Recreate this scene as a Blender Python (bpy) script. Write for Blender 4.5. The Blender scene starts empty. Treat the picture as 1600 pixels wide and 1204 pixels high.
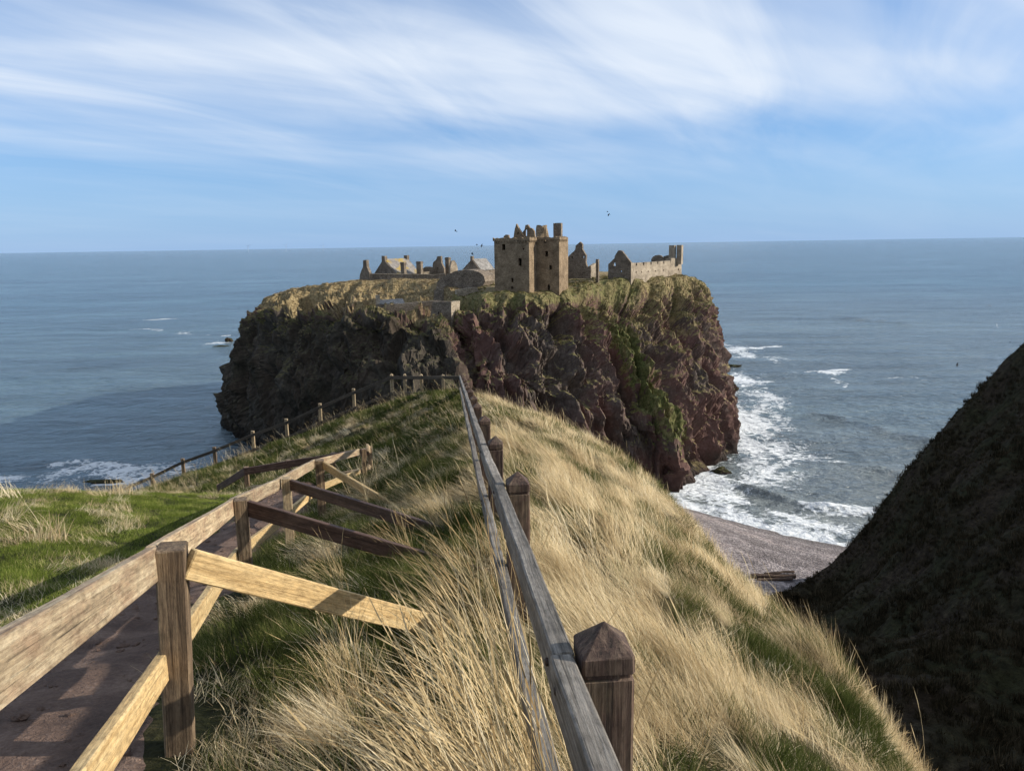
import bpy, bmesh, math, random
import numpy as np
from mathutils import Vector, Matrix, Quaternion
from mathutils.geometry import tessellate_polygon

R = math.radians
random.seed(11)
rng = np.random.default_rng(11)
S = bpy.context.scene
COL = S.collection

# ------------------------------------------------------------------ camera, sky, sun, exposure
CAM_Z = 55.0
F = 1157.0                      # focal length in photo pixels (1600 x 1204)
cam_d = bpy.data.cameras.new("camera")
cam_d.sensor_fit = 'HORIZONTAL'
cam_d.sensor_width = 36.0
cam_d.lens = 36.0 * F / 1600.0
cam_d.clip_start = 0.05
cam_d.clip_end = 120000.0
cam = bpy.data.objects.new("camera", cam_d)
COL.objects.link(cam)
CAM_M = Matrix.Translation((0, 0, CAM_Z)) @ Matrix.Rotation(R(90 - 10.75), 4, 'X') @ Matrix.Rotation(R(-0.9), 4, 'Z')
cam.matrix_world = CAM_M
S.camera = cam

SUN_AZ, SUN_EL = 88.0, 23.0     # azimuth clockwise from the view direction (+Y)
world = bpy.data.worlds.new("World")
S.world = world
world.use_nodes = True
wn, wl = world.node_tree.nodes, world.node_tree.links
wn.clear()
w_out = wn.new('ShaderNodeOutputWorld')
w_bg = wn.new('ShaderNodeBackground')
w_sky = wn.new('ShaderNodeTexSky')
w_sky.sky_type = 'NISHITA'
w_sky.sun_disc = False
w_sky.sun_elevation = R(SUN_EL)
w_sky.sun_rotation = R(SUN_AZ)
w_sky.altitude = 50
w_sky.air_density = 1.0
w_sky.dust_density = 0.0
w_sky.ozone_density = 3.0
w_bg.inputs['Strength'].default_value = 0.094


def nd(tree, kind, **kw):
    n = tree.nodes.new(kind)
    for k, v in kw.items():
        if k.startswith('i_'):
            n.inputs[k[2:].replace('_', ' ')].default_value = v
        else:
            setattr(n, k, v)
    return n


def math_n(tree, op, a, b=None, clamp=False):
    n = tree.nodes.new('ShaderNodeMath')
    n.operation = op
    n.use_clamp = clamp
    for i, v in enumerate((a, b)):
        if v is None:
            continue
        if isinstance(v, (int, float)):
            n.inputs[i].default_value = v
        else:
            tree.links.new(v, n.inputs[i])
    return n.outputs[0]


def ramp(tree, fac, stops, interp='LINEAR'):
    n = tree.nodes.new('ShaderNodeValToRGB')
    cr = n.color_ramp
    cr.interpolation = interp
    while len(cr.elements) < len(stops):
        cr.elements.new(0.5)
    for e, (p, c) in zip(cr.elements, stops):
        e.position = p
        e.color = c if len(c) == 4 else (*c, 1)
    tree.links.new(fac, n.inputs['Fac'])
    return n.outputs['Color']


def mixc(tree, fac, a, b, blend='MIX'):
    n = tree.nodes.new('ShaderNodeMix')
    n.data_type = 'RGBA'
    n.blend_type = blend
    n.clamp_factor = True
    for sock, v in ((n.inputs['Factor'], fac), (n.inputs[6], a), (n.inputs[7], b)):
        if isinstance(v, (int, float)):
            sock.default_value = v
        elif isinstance(v, tuple):
            sock.default_value = v if len(v) == 4 else (*v, 1)
        else:
            tree.links.new(v, sock)
    return n.outputs[2]


def noise_n(tree, vec, scale, detail=4.0, rough=0.55, dist=0.0):
    n = tree.nodes.new('ShaderNodeTexNoise')
    n.inputs['Scale'].default_value = scale
    n.inputs['Detail'].default_value = detail
    n.inputs['Roughness'].default_value = rough
    n.inputs['Distortion'].default_value = dist
    if vec is not None:
        tree.links.new(vec, n.inputs['Vector'])
    return n.outputs['Fac']


def mapping(tree, vec, scale=(1, 1, 1), rot=(0, 0, 0), loc=(0, 0, 0)):
    n = tree.nodes.new('ShaderNodeMapping')
    n.inputs['Scale'].default_value = scale
    n.inputs['Rotation'].default_value = rot
    n.inputs['Location'].default_value = loc
    tree.links.new(vec, n.inputs['Vector'])
    return n.outputs[0]


# cirrus veil: noise on the cloud sheet a ray meets (direction divided by its height)
T = world.node_tree
w_tc = wn.new('ShaderNodeTexCoord')
w_sep = wn.new('ShaderNodeSeparateXYZ')
wl.new(w_tc.outputs['Generated'], w_sep.inputs[0])
zc = math_n(T, 'ADD', math_n(T, 'MAXIMUM', w_sep.outputs['Z'], 0.0), 0.10)
w_cmb = wn.new('ShaderNodeCombineXYZ')
wl.new(math_n(T, 'DIVIDE', w_sep.outputs['X'], zc), w_cmb.inputs[0])
wl.new(math_n(T, 'DIVIDE', w_sep.outputs['Y'], zc), w_cmb.inputs[1])
sheet = w_cmb.outputs[0]
def drawn(rot, sc, loc):
    return mapping(T, mapping(T, sheet, (1, 1, 1), (0, 0, R(rot))), sc, (0, 0, 0), loc)


veil = noise_n(T, drawn(-20, (0.30, 0.62, 1), (3.1, 0.4, 0)), 1.0, 3.0, 0.5, 0.5)
streak = noise_n(T, drawn(-38, (0.30, 1.5, 1), (1.7, 2.2, 0)), 1.0, 6.0, 0.52, 0.6)
wisp = noise_n(T, drawn(-62, (0.45, 1.6, 1), (5.2, 1.1, 0)), 1.1, 6.0, 0.55, 0.9)
cl = math_n(T, 'ADD', math_n(T, 'MULTIPLY', veil, 0.85), math_n(T, 'ADD', math_n(T, 'MULTIPLY', streak, 0.42), math_n(T, 'MULTIPLY', wisp, 0.48)))
cmask = ramp(T, math_n(T, 'MULTIPLY', cl, 0.75), [(0.51, (0.0, 0.0, 0.0)), (0.64, (0.40, 0.40, 0.40)), (0.79, (0.95, 0.95, 0.95))])
low = ramp(T, w_sep.outputs['Z'], [(0.0, (0.05, 0.05, 0.05)), (0.07, (0.14, 0.14, 0.14)), (0.17, (1, 1, 1))])
cfac = math_n(T, 'MULTIPLY', cmask, low, True)
sky_tint = mixc(T, 1.0, w_sky.outputs[0], (0.92, 1.08, 1.30), 'MULTIPLY')
air = ramp(T, w_sep.outputs['Z'], [(0.0, (0.85, 0.85, 0.85)), (0.10, (0.6, 0.6, 0.6)), (0.35, (0.25, 0.25, 0.25)), (1.0, (0.1, 0.1, 0.1))])
sky_tint = mixc(T, air, sky_tint, (2.25, 4.0, 7.0))
sky_col = mixc(T, cfac, sky_tint, (6.9, 7.6, 8.6))
wl.new(sky_col, w_bg.inputs['Color'])
wl.new(w_bg.outputs[0], w_out.inputs['Surface'])

sun_d = bpy.data.lights.new("sun", 'SUN')
sun_d.energy = 5.0
sun_d.angle = R(0.53)
sun_d.color = (1.0, 0.93, 0.82)
sun = bpy.data.objects.new("sun", sun_d)
COL.objects.link(sun)
to_sun = Vector((math.sin(R(SUN_AZ)) * math.cos(R(SUN_EL)), math.cos(R(SUN_AZ)) * math.cos(R(SUN_EL)), math.sin(R(SUN_EL))))
sun.rotation_euler = to_sun.to_track_quat('Z', 'Y').to_euler()
sun.location = (60, 0, 120)

S.view_settings.view_transform = 'Standard'
S.view_settings.look = 'None'
S.view_settings.exposure = 0.3
S.view_settings.gamma = 1.0
S.render.engine = 'CYCLES'
S.cycles.use_denoising = True
S.cycles.max_bounces = 4
S.cycles.diffuse_bounces = 2
S.cycles.glossy_bounces = 2
S.cycles.use_adaptive_sampling = True
S.cycles.adaptive_threshold = 0.03
S.cycles.caustics_reflective = False
S.cycles.caustics_refractive = False
S.cycles.transparent_max_bounces = 6

# ------------------------------------------------------------------ survey helpers
CR = np.array(CAM_M.to_3x3())


def ray(px, py):
    v = CR @ np.array([(px - 800.0) / F, -(py - 602.0) / F, -1.0])
    return v


def at(px, py, d):
    """world point seen at a photo pixel, d metres along the optical axis"""
    return Vector(ray(px, py) * d + np.array([0, 0, CAM_Z]))


def on_z(px, py, z):
    v = ray(px, py)
    return Vector(v * ((z - CAM_Z) / v[2]) + np.array([0, 0, CAM_Z]))


_P = rng.permutation(256)
_P = np.concatenate([_P, _P, _P])
_G = rng.normal(size=(256, 3))
_G /= np.linalg.norm(_G, axis=1)[:, None]


def perlin(x, y, z):
    x, y, z = np.broadcast_arrays(np.asarray(x, float), np.asarray(y, float), np.asarray(z, float))
    xi, yi, zi = np.floor(x).astype(int), np.floor(y).astype(int), np.floor(z).astype(int)
    xf, yf, zf = x - xi, y - yi, z - zi
    u, v, w = (t * t * t * (t * (t * 6 - 15) + 10) for t in (xf, yf, zf))
    xi &= 255; yi &= 255; zi &= 255

    def g(a, b, c):
        h = _P[_P[_P[(xi + a) & 255] + ((yi + b) & 255)] + ((zi + c) & 255)]
        gr = _G[h]
        return gr[..., 0] * (xf - a) + gr[..., 1] * (yf - b) + gr[..., 2] * (zf - c)
    l = lambda a, b, t: a + t * (b - a)
    return l(l(l(g(0, 0, 0), g(1, 0, 0), u), l(g(0, 1, 0), g(1, 1, 0), u), v),
             l(l(g(0, 0, 1), g(1, 0, 1), u), l(g(0, 1, 1), g(1, 1, 1), u), v), w) * 1.5


def fbm(x, y, z, octs=4, gain=0.5, lac=2.03):
    a, s, t = 1.0, 1.0, 0.0
    for i in range(octs):
        t = t + a * perlin(np.asarray(x) * s + 7.3 * i, np.asarray(y) * s + 3.1 * i, np.asarray(z) * s + 1.7 * i)
        a *= gain
        s *= lac
    return t


class TPS:
    def __init__(self, pts, lam=0.0):
        p = np.array(pts, float)
        self.c = p[:, :2]
        n = len(p)
        K = self._phi(np.linalg.norm(self.c[:, None] - self.c[None], axis=2)) + lam * np.eye(n)
        Pm = np.hstack([np.ones((n, 1)), self.c])
        A = np.zeros((n + 3, n + 3))
        A[:n, :n] = K
        A[:n, n:] = Pm
        A[n:, :n] = Pm.T
        b = np.zeros(n + 3)
        b[:n] = p[:, 2]
        self.w = np.linalg.solve(A, b)

    @staticmethod
    def _phi(r):
        return np.where(r > 1e-9, r * r * np.log(np.maximum(r, 1e-9)), 0.0)

    def __call__(self, x, y):
        x = np.asarray(x, float); y = np.asarray(y, float)
        sh = x.shape
        q = np.stack([x.ravel(), y.ravel()], 1)
        out = np.empty(len(q))
        for i in range(0, len(q), 20000):
            k = q[i:i + 20000]
            r = np.linalg.norm(k[:, None] - self.c[None], axis=2)
            out[i:i + 20000] = self._phi(r) @ self.w[:-3] + self.w[-3] + k @ self.w[-2:]
        return out.reshape(sh)


def poly_dist(x, y, poly):
    """signed distance to polygon (negative inside)"""
    p = np.array(poly, float)
    x = np.asarray(x, float); y = np.asarray(y, float)
    d = np.full(x.shape, 1e9)
    inside = np.zeros(x.shape, bool)
    n = len(p)
    for i in range(n):
        ax, ay = p[i]
        bx, by = p[(i + 1) % n]
        ex, ey = bx - ax, by - ay
        t = np.clip(((x - ax) * ex + (y - ay) * ey) / (ex * ex + ey * ey), 0, 1)
        d = np.minimum(d, np.hypot(x - ax - t * ex, y - ay - t * ey))
        c = ((ay > y) != (by > y)) & (x < (bx - ax) * (y - ay) / (by - ay + 1e-12) + ax)
        inside ^= c
    return np.where(inside, -d, d)


def line_dist(x, y, pts):
    d = np.full(np.shape(x), 1e9)
    for (ax, ay), (bx, by) in zip(pts[:-1], pts[1:]):
        ex, ey = bx - ax, by - ay
        t = np.clip(((x - ax) * ex + (y - ay) * ey) / (ex * ex + ey * ey + 1e-12), 0, 1)
        d = np.minimum(d, np.hypot(x - ax - t * ex, y - ay - t * ey))
    return d


# ------------------------------------------------------------------ object helpers
def tag(o, label=None, cat=None, group=None, kind=None):
    if label: o['label'] = label
    if cat: o['category'] = cat
    if group: o['group'] = group
    if kind: o['kind'] = kind
    return o


def mesh_obj(name, verts, faces, mat, parent=None, smooth=False, loc=(0, 0, 0)):
    me = bpy.data.meshes.new(name)
    me.from_pydata([tuple(v) for v in verts], [], faces)
    me.update()
    if smooth:
        me.polygons.foreach_set('use_smooth', [True] * len(me.polygons))
    o = bpy.data.objects.new(name, me)
    o.location = loc
    if mat: me.materials.append(mat)
    o.parent = parent
    COL.objects.link(o)
    return o


def grid_mesh(name, X, Y, Z, mat, smooth=True, attrs=None, keep=None):
    """X, Y, Z are 2-D arrays; keep is a mask of cells"""
    n, m = X.shape
    co = np.stack([X, Y, Z], -1).reshape(-1, 3).astype(np.float32)
    i, j = np.meshgrid(np.arange(n - 1), np.arange(m - 1), indexing='ij')
    q = np.stack([i * m + j, (i + 1) * m + j, (i + 1) * m + j + 1, i * m + j + 1], -1).reshape(-1, 4)
    if keep is not None:
        q = q[keep.ravel()]
    me = bpy.data.meshes.new(name)
    me.vertices.add(len(co))
    me.vertices.foreach_set('co', co.ravel())
    me.loops.add(q.size)
    me.loops.foreach_set('vertex_index', q.ravel().astype(np.int32))
    me.polygons.add(len(q))
    me.polygons.foreach_set('loop_start', np.arange(0, q.size, 4, dtype=np.int32))
    me.polygons.foreach_set('loop_total', np.full(len(q), 4, dtype=np.int32))
    me.update(calc_edges=True)
    me.polygons.foreach_set('use_smooth', np.full(len(q), smooth))
    for k, a in (attrs or {}).items():
        at_ = me.attributes.new(k, 'FLOAT', 'POINT')
        at_.data.foreach_set('value', a.ravel().astype(np.float32))
    me.materials.append(mat)
    o = bpy.data.objects.new(name, me)
    COL.objects.link(o)
    return o


def empty(name, loc, label, cat, group=None):
    o = bpy.data.objects.new(name, None)
    o.empty_display_size = 0.3
    o.location = loc
    COL.objects.link(o)
    return tag(o, label, cat, group)


def lumber_mesh(name, sx, sy, sz, bevel=0.006, cuts=6, warp=0.0, seed=0):
    """a sawn timber along local X, its edges eased and slightly uneven"""
    bm = bmesh.new()
    bmesh.ops.create_cube(bm, size=1.0)
    for v in bm.verts:
        v.co = Vector((v.co.x * sx, v.co.y * sy, v.co.z * sz))
    if bevel > 0:
        bmesh.ops.bevel(bm, geom=bm.edges[:], offset=bevel, segments=1, affect='EDGES')
    if warp > 0:
        long_e = [e for e in bm.edges if abs(e.verts[0].co.x - e.verts[1].co.x) > sx * 0.8]
        bmesh.ops.subdivide_edges(bm, edges=long_e, cuts=cuts)
        rr = random.Random(seed)
        ph = [rr.uniform(0, 6.28) for _ in range(4)]
        for v in bm.verts:
            t = v.co.x / sx
            v.co.y += warp * math.sin(t * 5 + ph[0]) + 0.3 * warp * math.sin(t * 17 + ph[1])
            v.co.z += warp * math.sin(t * 4 + ph[2]) + rr.uniform(-1, 1) * warp * 0.25
    me = bpy.data.meshes.new(name)
    bm.to_mesh(me)
    bm.free()
    return me


def timber(name, a, b, thick, high, mat, parent, side=0.0, up=Vector((0, 0, 1)), warp=0.003, seed=0, bevel=0.006, over=0.0):
    """a board from a to b (centre line); its height stands along up"""
    a, b = Vector(a), Vector(b)
    dx = (b - a)
    L = dx.length + over
    ex = dx.normalized()
    ey = up.cross(ex).normalized()
    ez = ex.cross(ey)
    c = (a + b) / 2 + ey * side
    me = lumber_mesh(name, L, thick, high, bevel, 7, warp, seed)
    me.materials.append(mat)
    o = bpy.data.objects.new(name, me)
    M = Matrix((ex, ey, ez)).transposed().to_4x4()
    M.translation = c - (parent.location if parent else Vector())
    o.matrix_local = M
    o.parent = parent
    COL.objects.link(o)
    return o


# ------------------------------------------------------------------ materials
def new_mat(name):
    m = bpy.data.materials.new(name)
    m.use_nodes = True
    t = m.node_tree
    b = t.nodes['Principled BSDF']
    return m, t, b


def bump(t, height, strength, dist, b):
    n = t.nodes.new('ShaderNodeBump')
    n.inputs['Strength'].default_value = strength
    n.inputs['Distance'].default_value = dist
    t.links.new(height, n.inputs['Height'])
    t.links.new(n.outputs[0], b.inputs['Normal'])
    return n


def wood_mat(name, dark, mid, light, stain=None, stain_amt=0.0, rough=0.75):
    m, t, b = new_mat(name)
    tc = t.nodes.new('ShaderNodeTexCoord')
    oi = t.nodes.new('ShaderNodeObjectInfo')
    off = t.nodes.new('ShaderNodeVectorMath'); off.operation = 'ADD'
    cx = t.nodes.new('ShaderNodeCombineXYZ')
    t.links.new(math_n(t, 'MULTIPLY', oi.outputs['Random'], 37.0), cx.inputs[0])
    t.links.new(math_n(t, 'MULTIPLY', oi.outputs['Random'], 13.0), cx.inputs[1])
    t.links.new(tc.outputs['Object'], off.inputs[0])
    t.links.new(cx.outputs[0], off.inputs[1])
    v = off.outputs[0]
    grain = noise_n(t, mapping(t, v, (2.6, 75, 75)), 1.0, 6, 0.7, 0.4)
    ring = noise_n(t, mapping(t, v, (0.9, 22, 22)), 1.0, 3, 0.5, 0.8)
    blot = noise_n(t, mapping(t, v, (3, 9, 9)), 1.0, 5, 0.65)
    f = math_n(t, 'ADD', math_n(t, 'MULTIPLY', grain, 0.55), math_n(t, 'MULTIPLY', ring, 0.45))
    c = ramp(t, f, [(0.36, dark), (0.5, mid), (0.63, light)])
    if stain:
        k = ramp(t, blot, [(0.48, (0, 0, 0)), (0.62, (stain_amt,) * 3)])
        c = mixc(t, k, c, stain)
    speck = noise_n(t, mapping(t, v, (16, 48, 48)), 1.0, 6, 0.75)
    c = mixc(t, 1.0, c, ramp(t, speck, [(0.36, (0.62, 0.60, 0.57)), (0.5, (1, 1, 1)), (0.64, (1.28, 1.26, 1.22))]), 'MULTIPLY')
    crack = ramp(t, noise_n(t, mapping(t, v, (1.3, 130, 130)), 1.0, 3, 0.5), [(0.30, (0.35, 0.35, 0.35)), (0.37, (1, 1, 1))])
    c = mixc(t, 1.0, c, crack, 'MULTIPLY')
    tint = ramp(t, oi.outputs['Random'], [(0, (0.82, 0.82, 0.82)), (1, (1.12, 1.08, 1.04))])
    c = mixc(t, 1.0, c, tint, 'MULTIPLY')
    t.links.new(c, b.inputs['Base Color'])
    b.inputs['Roughness'].default_value = rough
    b.inputs['Specular IOR Level'].default_value = 0.3
    h = math_n(t, 'ADD', grain, math_n(t, 'MULTIPLY', blot, 0.4))
    bump(t, math_n(t, 'ADD', h, math_n(t, 'MULTIPLY', speck, 0.5)), 0.8, 0.007, b)
    return m


M_RAIL_OLD = wood_mat('wood_pale_weathered', (0.15, 0.11, 0.07), (0.35, 0.27, 0.17), (0.52, 0.43, 0.29), (0.22, 0.115, 0.07), 0.4)
M_RAIL_NEW = wood_mat('wood_fresh_tan', (0.30, 0.20, 0.085), (0.46, 0.33, 0.16), (0.56, 0.43, 0.23), (0.30, 0.22, 0.11), 0.35)
M_BOARD_BROWN = wood_mat('wood_brown_stained', (0.040, 0.022, 0.016), (0.085, 0.048, 0.034), (0.14, 0.085, 0.062), (0.16, 0.11, 0.08), 0.4, 0.6)
M_POST = wood_mat('wood_post_brown', (0.05, 0.034, 0.022), (0.17, 0.118, 0.072), (0.32, 0.24, 0.15), (0.07, 0.05, 0.033), 0.5)
M_POST_PALE = wood_mat('wood_post_pale', (0.16, 0.12, 0.07), (0.33, 0.25, 0.15), (0.45, 0.36, 0.23), (0.15, 0.13, 0.08), 0.4)
M_POST_DARK = wood_mat('wood_post_dark', (0.026, 0.016, 0.012), (0.075, 0.045, 0.033), (0.17, 0.115, 0.08), (0.20, 0.16, 0.10), 0.35)
M_RAIL_GREY = wood_mat('wood_rail_grey', (0.085, 0.075, 0.06), (0.195, 0.175, 0.148), (0.33, 0.305, 0.265), (0.075, 0.066, 0.054), 0.6)
M_RAIL_DARK = wood_mat('wood_rail_dark', (0.030, 0.024, 0.018), (0.07, 0.056, 0.042), (0.14, 0.115, 0.085), (0.10, 0.09, 0.07), 0.4)


def simple_mat(name, col, rough=0.8, metal=0.0):
    m, t, b = new_mat(name)
    tc = t.nodes.new('ShaderNodeTexCoord')
    n = noise_n(t, tc.outputs['Object'], 9.0, 4, 0.6)
    c = mixc(t, n, tuple(x * 0.75 for x in col), tuple(min(1, x * 1.25) for x in col))
    t.links.new(c, b.inputs['Base Color'])
    b.inputs['Roughness'].default_value = rough
    b.inputs['Metallic'].default_value = metal
    return m


def stone_mat(name, a, bcol, c3, scale=1.0, lichen=None):
    m, t, b = new_mat(name)
    geo = t.nodes.new('ShaderNodeNewGeometry')
    p = geo.outputs['Position']
    n1 = noise_n(t, p, 0.55 * scale, 5, 0.6)
    n2 = noise_n(t, p, 4.5 * scale, 5, 0.6)
    vor = t.nodes.new('ShaderNodeTexVoronoi')
    vor.inputs['Scale'].default_value = 4.2 * scale
    t.links.new(mapping(t, p, (1, 1, 1.7)), vor.inputs['Vector'])
    sepc = t.nodes.new('ShaderNodeSeparateColor')
    t.links.new(vor.outputs['Color'], sepc.inputs[0])
    f = math_n(t, 'ADD', math_n(t, 'MULTIPLY', n2, 0.6), math_n(t, 'MULTIPLY', sepc.outputs[0], 0.4))
    c = ramp(t, f, [(0.25, a), (0.5, bcol), (0.75, c3)])
    stain = ramp(t, n1, [(0.35, (0.62, 0.60, 0.58)), (0.65, (1.1, 1.08, 1.05))])
    c = mixc(t, 1.0, c, stain, 'MULTIPLY')
    if lichen:
        k = ramp(t, noise_n(t, p, 0.42, 3, 0.5), [(0.5, (0, 0, 0)), (0.58, (0.85, 0.85, 0.85))])
        c = mixc(t, k, c, lichen)
    t.links.new(c, b.inputs['Base Color'])
    b.inputs['Roughness'].default_value = 0.92
    b.inputs['Specular IOR Level'].default_value = 0.15
    bump(t, math_n(t, 'ADD', f, math_n(t, 'MULTIPLY', vor.outputs['Distance'], -0.6)), 0.5, 0.05, b)
    return m


M_STONE = stone_mat('castle_stone', (0.16, 0.115, 0.072), (0.235, 0.175, 0.113), (0.31, 0.238, 0.158))
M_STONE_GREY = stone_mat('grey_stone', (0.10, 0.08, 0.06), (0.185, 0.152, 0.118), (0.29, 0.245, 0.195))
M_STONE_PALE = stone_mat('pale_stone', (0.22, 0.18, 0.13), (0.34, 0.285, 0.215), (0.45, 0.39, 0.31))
M_SLATE = stone_mat('roof_slate', (0.16, 0.145, 0.13), (0.26, 0.24, 0.22), (0.36, 0.335, 0.31), 1.6, (0.36, 0.25, 0.06))
M_SLATE2 = stone_mat('roof_slate_plain', (0.17, 0.16, 0.15), (0.26, 0.248, 0.232), (0.36, 0.345, 0.325), 1.6)


def rock_mat():
    m, t, b = new_mat('cliff_rock')
    geo = t.nodes.new('ShaderNodeNewGeometry')
    p = geo.outputs['Position']
    sp = t.nodes.new('ShaderNodeSeparateXYZ')
    t.links.new(geo.outputs['True Normal'], sp.inputs[0])
    pz = t.nodes.new('ShaderNodeSeparateXYZ')
    t.links.new(p, pz.inputs[0])
    n1 = noise_n(t, p, 0.06, 4, 0.6)
    n2 = noise_n(t, mapping(t, p, (1, 1, 0.45)), 0.45, 6, 0.68)
    n3 = noise_n(t, p, 1.6, 5, 0.7)
    f = math_n(t, 'ADD', math_n(t, 'MULTIPLY', n2, 0.6), math_n(t, 'MULTIPLY', n3, 0.4))
    rock = ramp(t, f, [(0.28, (0.045, 0.027, 0.023)), (0.45, (0.110, 0.062, 0.051)), (0.58, (0.145, 0.084, 0.070)), (0.74, (0.20, 0.130, 0.110))])
    grey = ramp(t, f, [(0.28, (0.034, 0.027, 0.024)), (0.5, (0.090, 0.070, 0.058)), (0.72, (0.185, 0.150, 0.125))])
    rock = mixc(t, ramp(t, n1, [(0.44, (0, 0, 0)), (0.58, (1, 1, 1))]), rock, grey)
    # grass and scrub where the ground is not too steep
    green = ramp(t, n3, [(0.3, (0.032, 0.036, 0.012)), (0.5, (0.082, 0.090, 0.028)), (0.7, (0.16, 0.155, 0.058))])
    straw = ramp(t, n3, [(0.3, (0.07, 0.05, 0.024)), (0.5, (0.20, 0.15, 0.075)), (0.7, (0.36, 0.28, 0.15))])
    att = t.nodes.new('ShaderNodeAttribute'); att.attribute_name = 'straw'
    g = mixc(t, math_n(t, 'ADD', att.outputs['Fac'], math_n(t, 'MULTIPLY', math_n(t, 'SUBTRACT', n2, 0.5), 2.2), True), green, straw)
    ag = t.nodes.new('ShaderNodeAttribute'); ag.attribute_name = 'turf'
    k = math_n(t, 'ADD', math_n(t, 'ADD', sp.outputs['Z'], ag.outputs['Fac']), math_n(t, 'MULTIPLY', math_n(t, 'SUBTRACT', f, 0.5), 1.3))
    k = ramp(t, k, [(0.44, (0, 0, 0)), (0.60, (1, 1, 1))])
    c = mixc(t, k, rock, g)
    ad = t.nodes.new('ShaderNodeAttribute'); ad.attribute_name = 'left_shade'  # shade of the left cliff painted in as darker, scrub-covered rock
    shaded_scrub = ramp(t, f, [(0.3, (0.010, 0.010, 0.007)), (0.5, (0.030, 0.028, 0.018)), (0.7, (0.075, 0.064, 0.044))])
    c = mixc(t, math_n(t, 'MULTIPLY', ad.outputs['Fac'], ramp(t, n1, [(0.3, (0.95, 0.95, 0.95)), (0.7, (0.55, 0.55, 0.55))])), c, shaded_scrub)
    wet = ramp(t, pz.outputs['Z'], [(0.0, (0.4, 0.4, 0.4)), (1.0, (1, 1, 1))])
    wetn = t.nodes.new('ShaderNodeMapRange')
    wetn.inputs['From Min'].default_value = 0.5; wetn.inputs['From Max'].default_value = 5.0
    wetn.inputs['To Min'].default_value = 0.35; wetn.inputs['To Max'].default_value = 1.0
    t.links.new(pz.outputs['Z'], wetn.inputs['Value'])
    c = mixc(t, 1.0, c, wetn.outputs[0], 'MULTIPLY')
    t.links.new(c, b.inputs['Base Color'])
    b.inputs['Roughness'].default_value = 0.9
    b.inputs['Specular IOR Level'].default_value = 0.15
    bump(t, math_n(t, 'ADD', math_n(t, 'MULTIPLY', n2, 1.0), math_n(t, 'MULTIPLY', n3, 0.4)), 0.65, 0.6, b)
    return m


M_ROCK = rock_mat()


def turf_mat():
    m, t, b = new_mat('turf_ground')
    geo = t.nodes.new('ShaderNodeNewGeometry')
    p = geo.outputs['Position']
    n1 = noise_n(t, p, 0.9, 5, 0.6)
    n2 = noise_n(t, p, 14.0, 5, 0.7)
    dark = ramp(t, n2, [(0.3, (0.012, 0.013, 0.005)), (0.6, (0.034, 0.035, 0.013)), (0.8, (0.09, 0.07, 0.034))])
    straw = ramp(t, n2, [(0.3, (0.035, 0.026, 0.012)), (0.55, (0.10, 0.074, 0.036)), (0.8, (0.22, 0.165, 0.085))])
    att = t.nodes.new('ShaderNodeAttribute'); att.attribute_name = 'straw'
    c = mixc(t, math_n(t, 'ADD', att.outputs['Fac'], math_n(t, 'MULTIPLY', math_n(t, 'SUBTRACT', n1, 0.5), 1.4), True), dark, straw)
    t.links.new(c, b.inputs['Base Color'])
    b.inputs['Roughness'].default_value = 0.95
    b.inputs['Specular IOR Level'].default_value = 0.1
    bump(t, n2, 1.0, 0.06, b)
    return m


M_TURF = turf_mat()


def path_mat():
    m, t, b = new_mat('path_earth')
    geo = t.nodes.new('ShaderNodeNewGeometry')
    p = geo.outputs['Position']
    n1 = noise_n(t, p, 2.2, 6, 0.65)
    n2 = noise_n(t, p, 38.0, 4, 0.7)
    f = math_n(t, 'ADD', math_n(t, 'MULTIPLY', n1, 0.65), math_n(t, 'MULTIPLY', n2, 0.35))
    c = ramp(t, f, [(0.34, (0.070, 0.046, 0.036)), (0.52, (0.150, 0.098, 0.073)), (0.68, (0.27, 0.190, 0.145))])
    t.links.new(c, b.inputs['Base Color'])
    b.inputs['Roughness'].default_value = 0.9
    b.inputs['Specular IOR Level'].default_value = 0.2
    bump(t, f, 1.0, 0.09, b)
    return m


M_PATH = path_mat()


def hill_mat():
    m, t, b = new_mat('hill_heath')
    geo = t.nodes.new('ShaderNodeNewGeometry')
    p = geo.outputs['Position']
    n1 = noise_n(t, p, 0.12, 5, 0.6)
    n2 = noise_n(t, p, 1.5, 6, 0.7)
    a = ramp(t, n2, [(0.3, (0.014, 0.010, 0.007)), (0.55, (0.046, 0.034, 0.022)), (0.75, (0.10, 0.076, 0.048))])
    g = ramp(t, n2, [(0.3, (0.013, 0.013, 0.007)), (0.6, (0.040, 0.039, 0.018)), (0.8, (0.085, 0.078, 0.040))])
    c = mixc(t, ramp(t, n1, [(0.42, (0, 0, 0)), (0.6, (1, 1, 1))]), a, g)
    t.links.new(c, b.inputs['Base Color'])
    b.inputs['Roughness'].default_value = 0.95
    b.inputs['Specular IOR Level'].default_value = 0.1
    bump(t, n2, 1.0, 0.5, b)
    return m


M_HILL = hill_mat()


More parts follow.
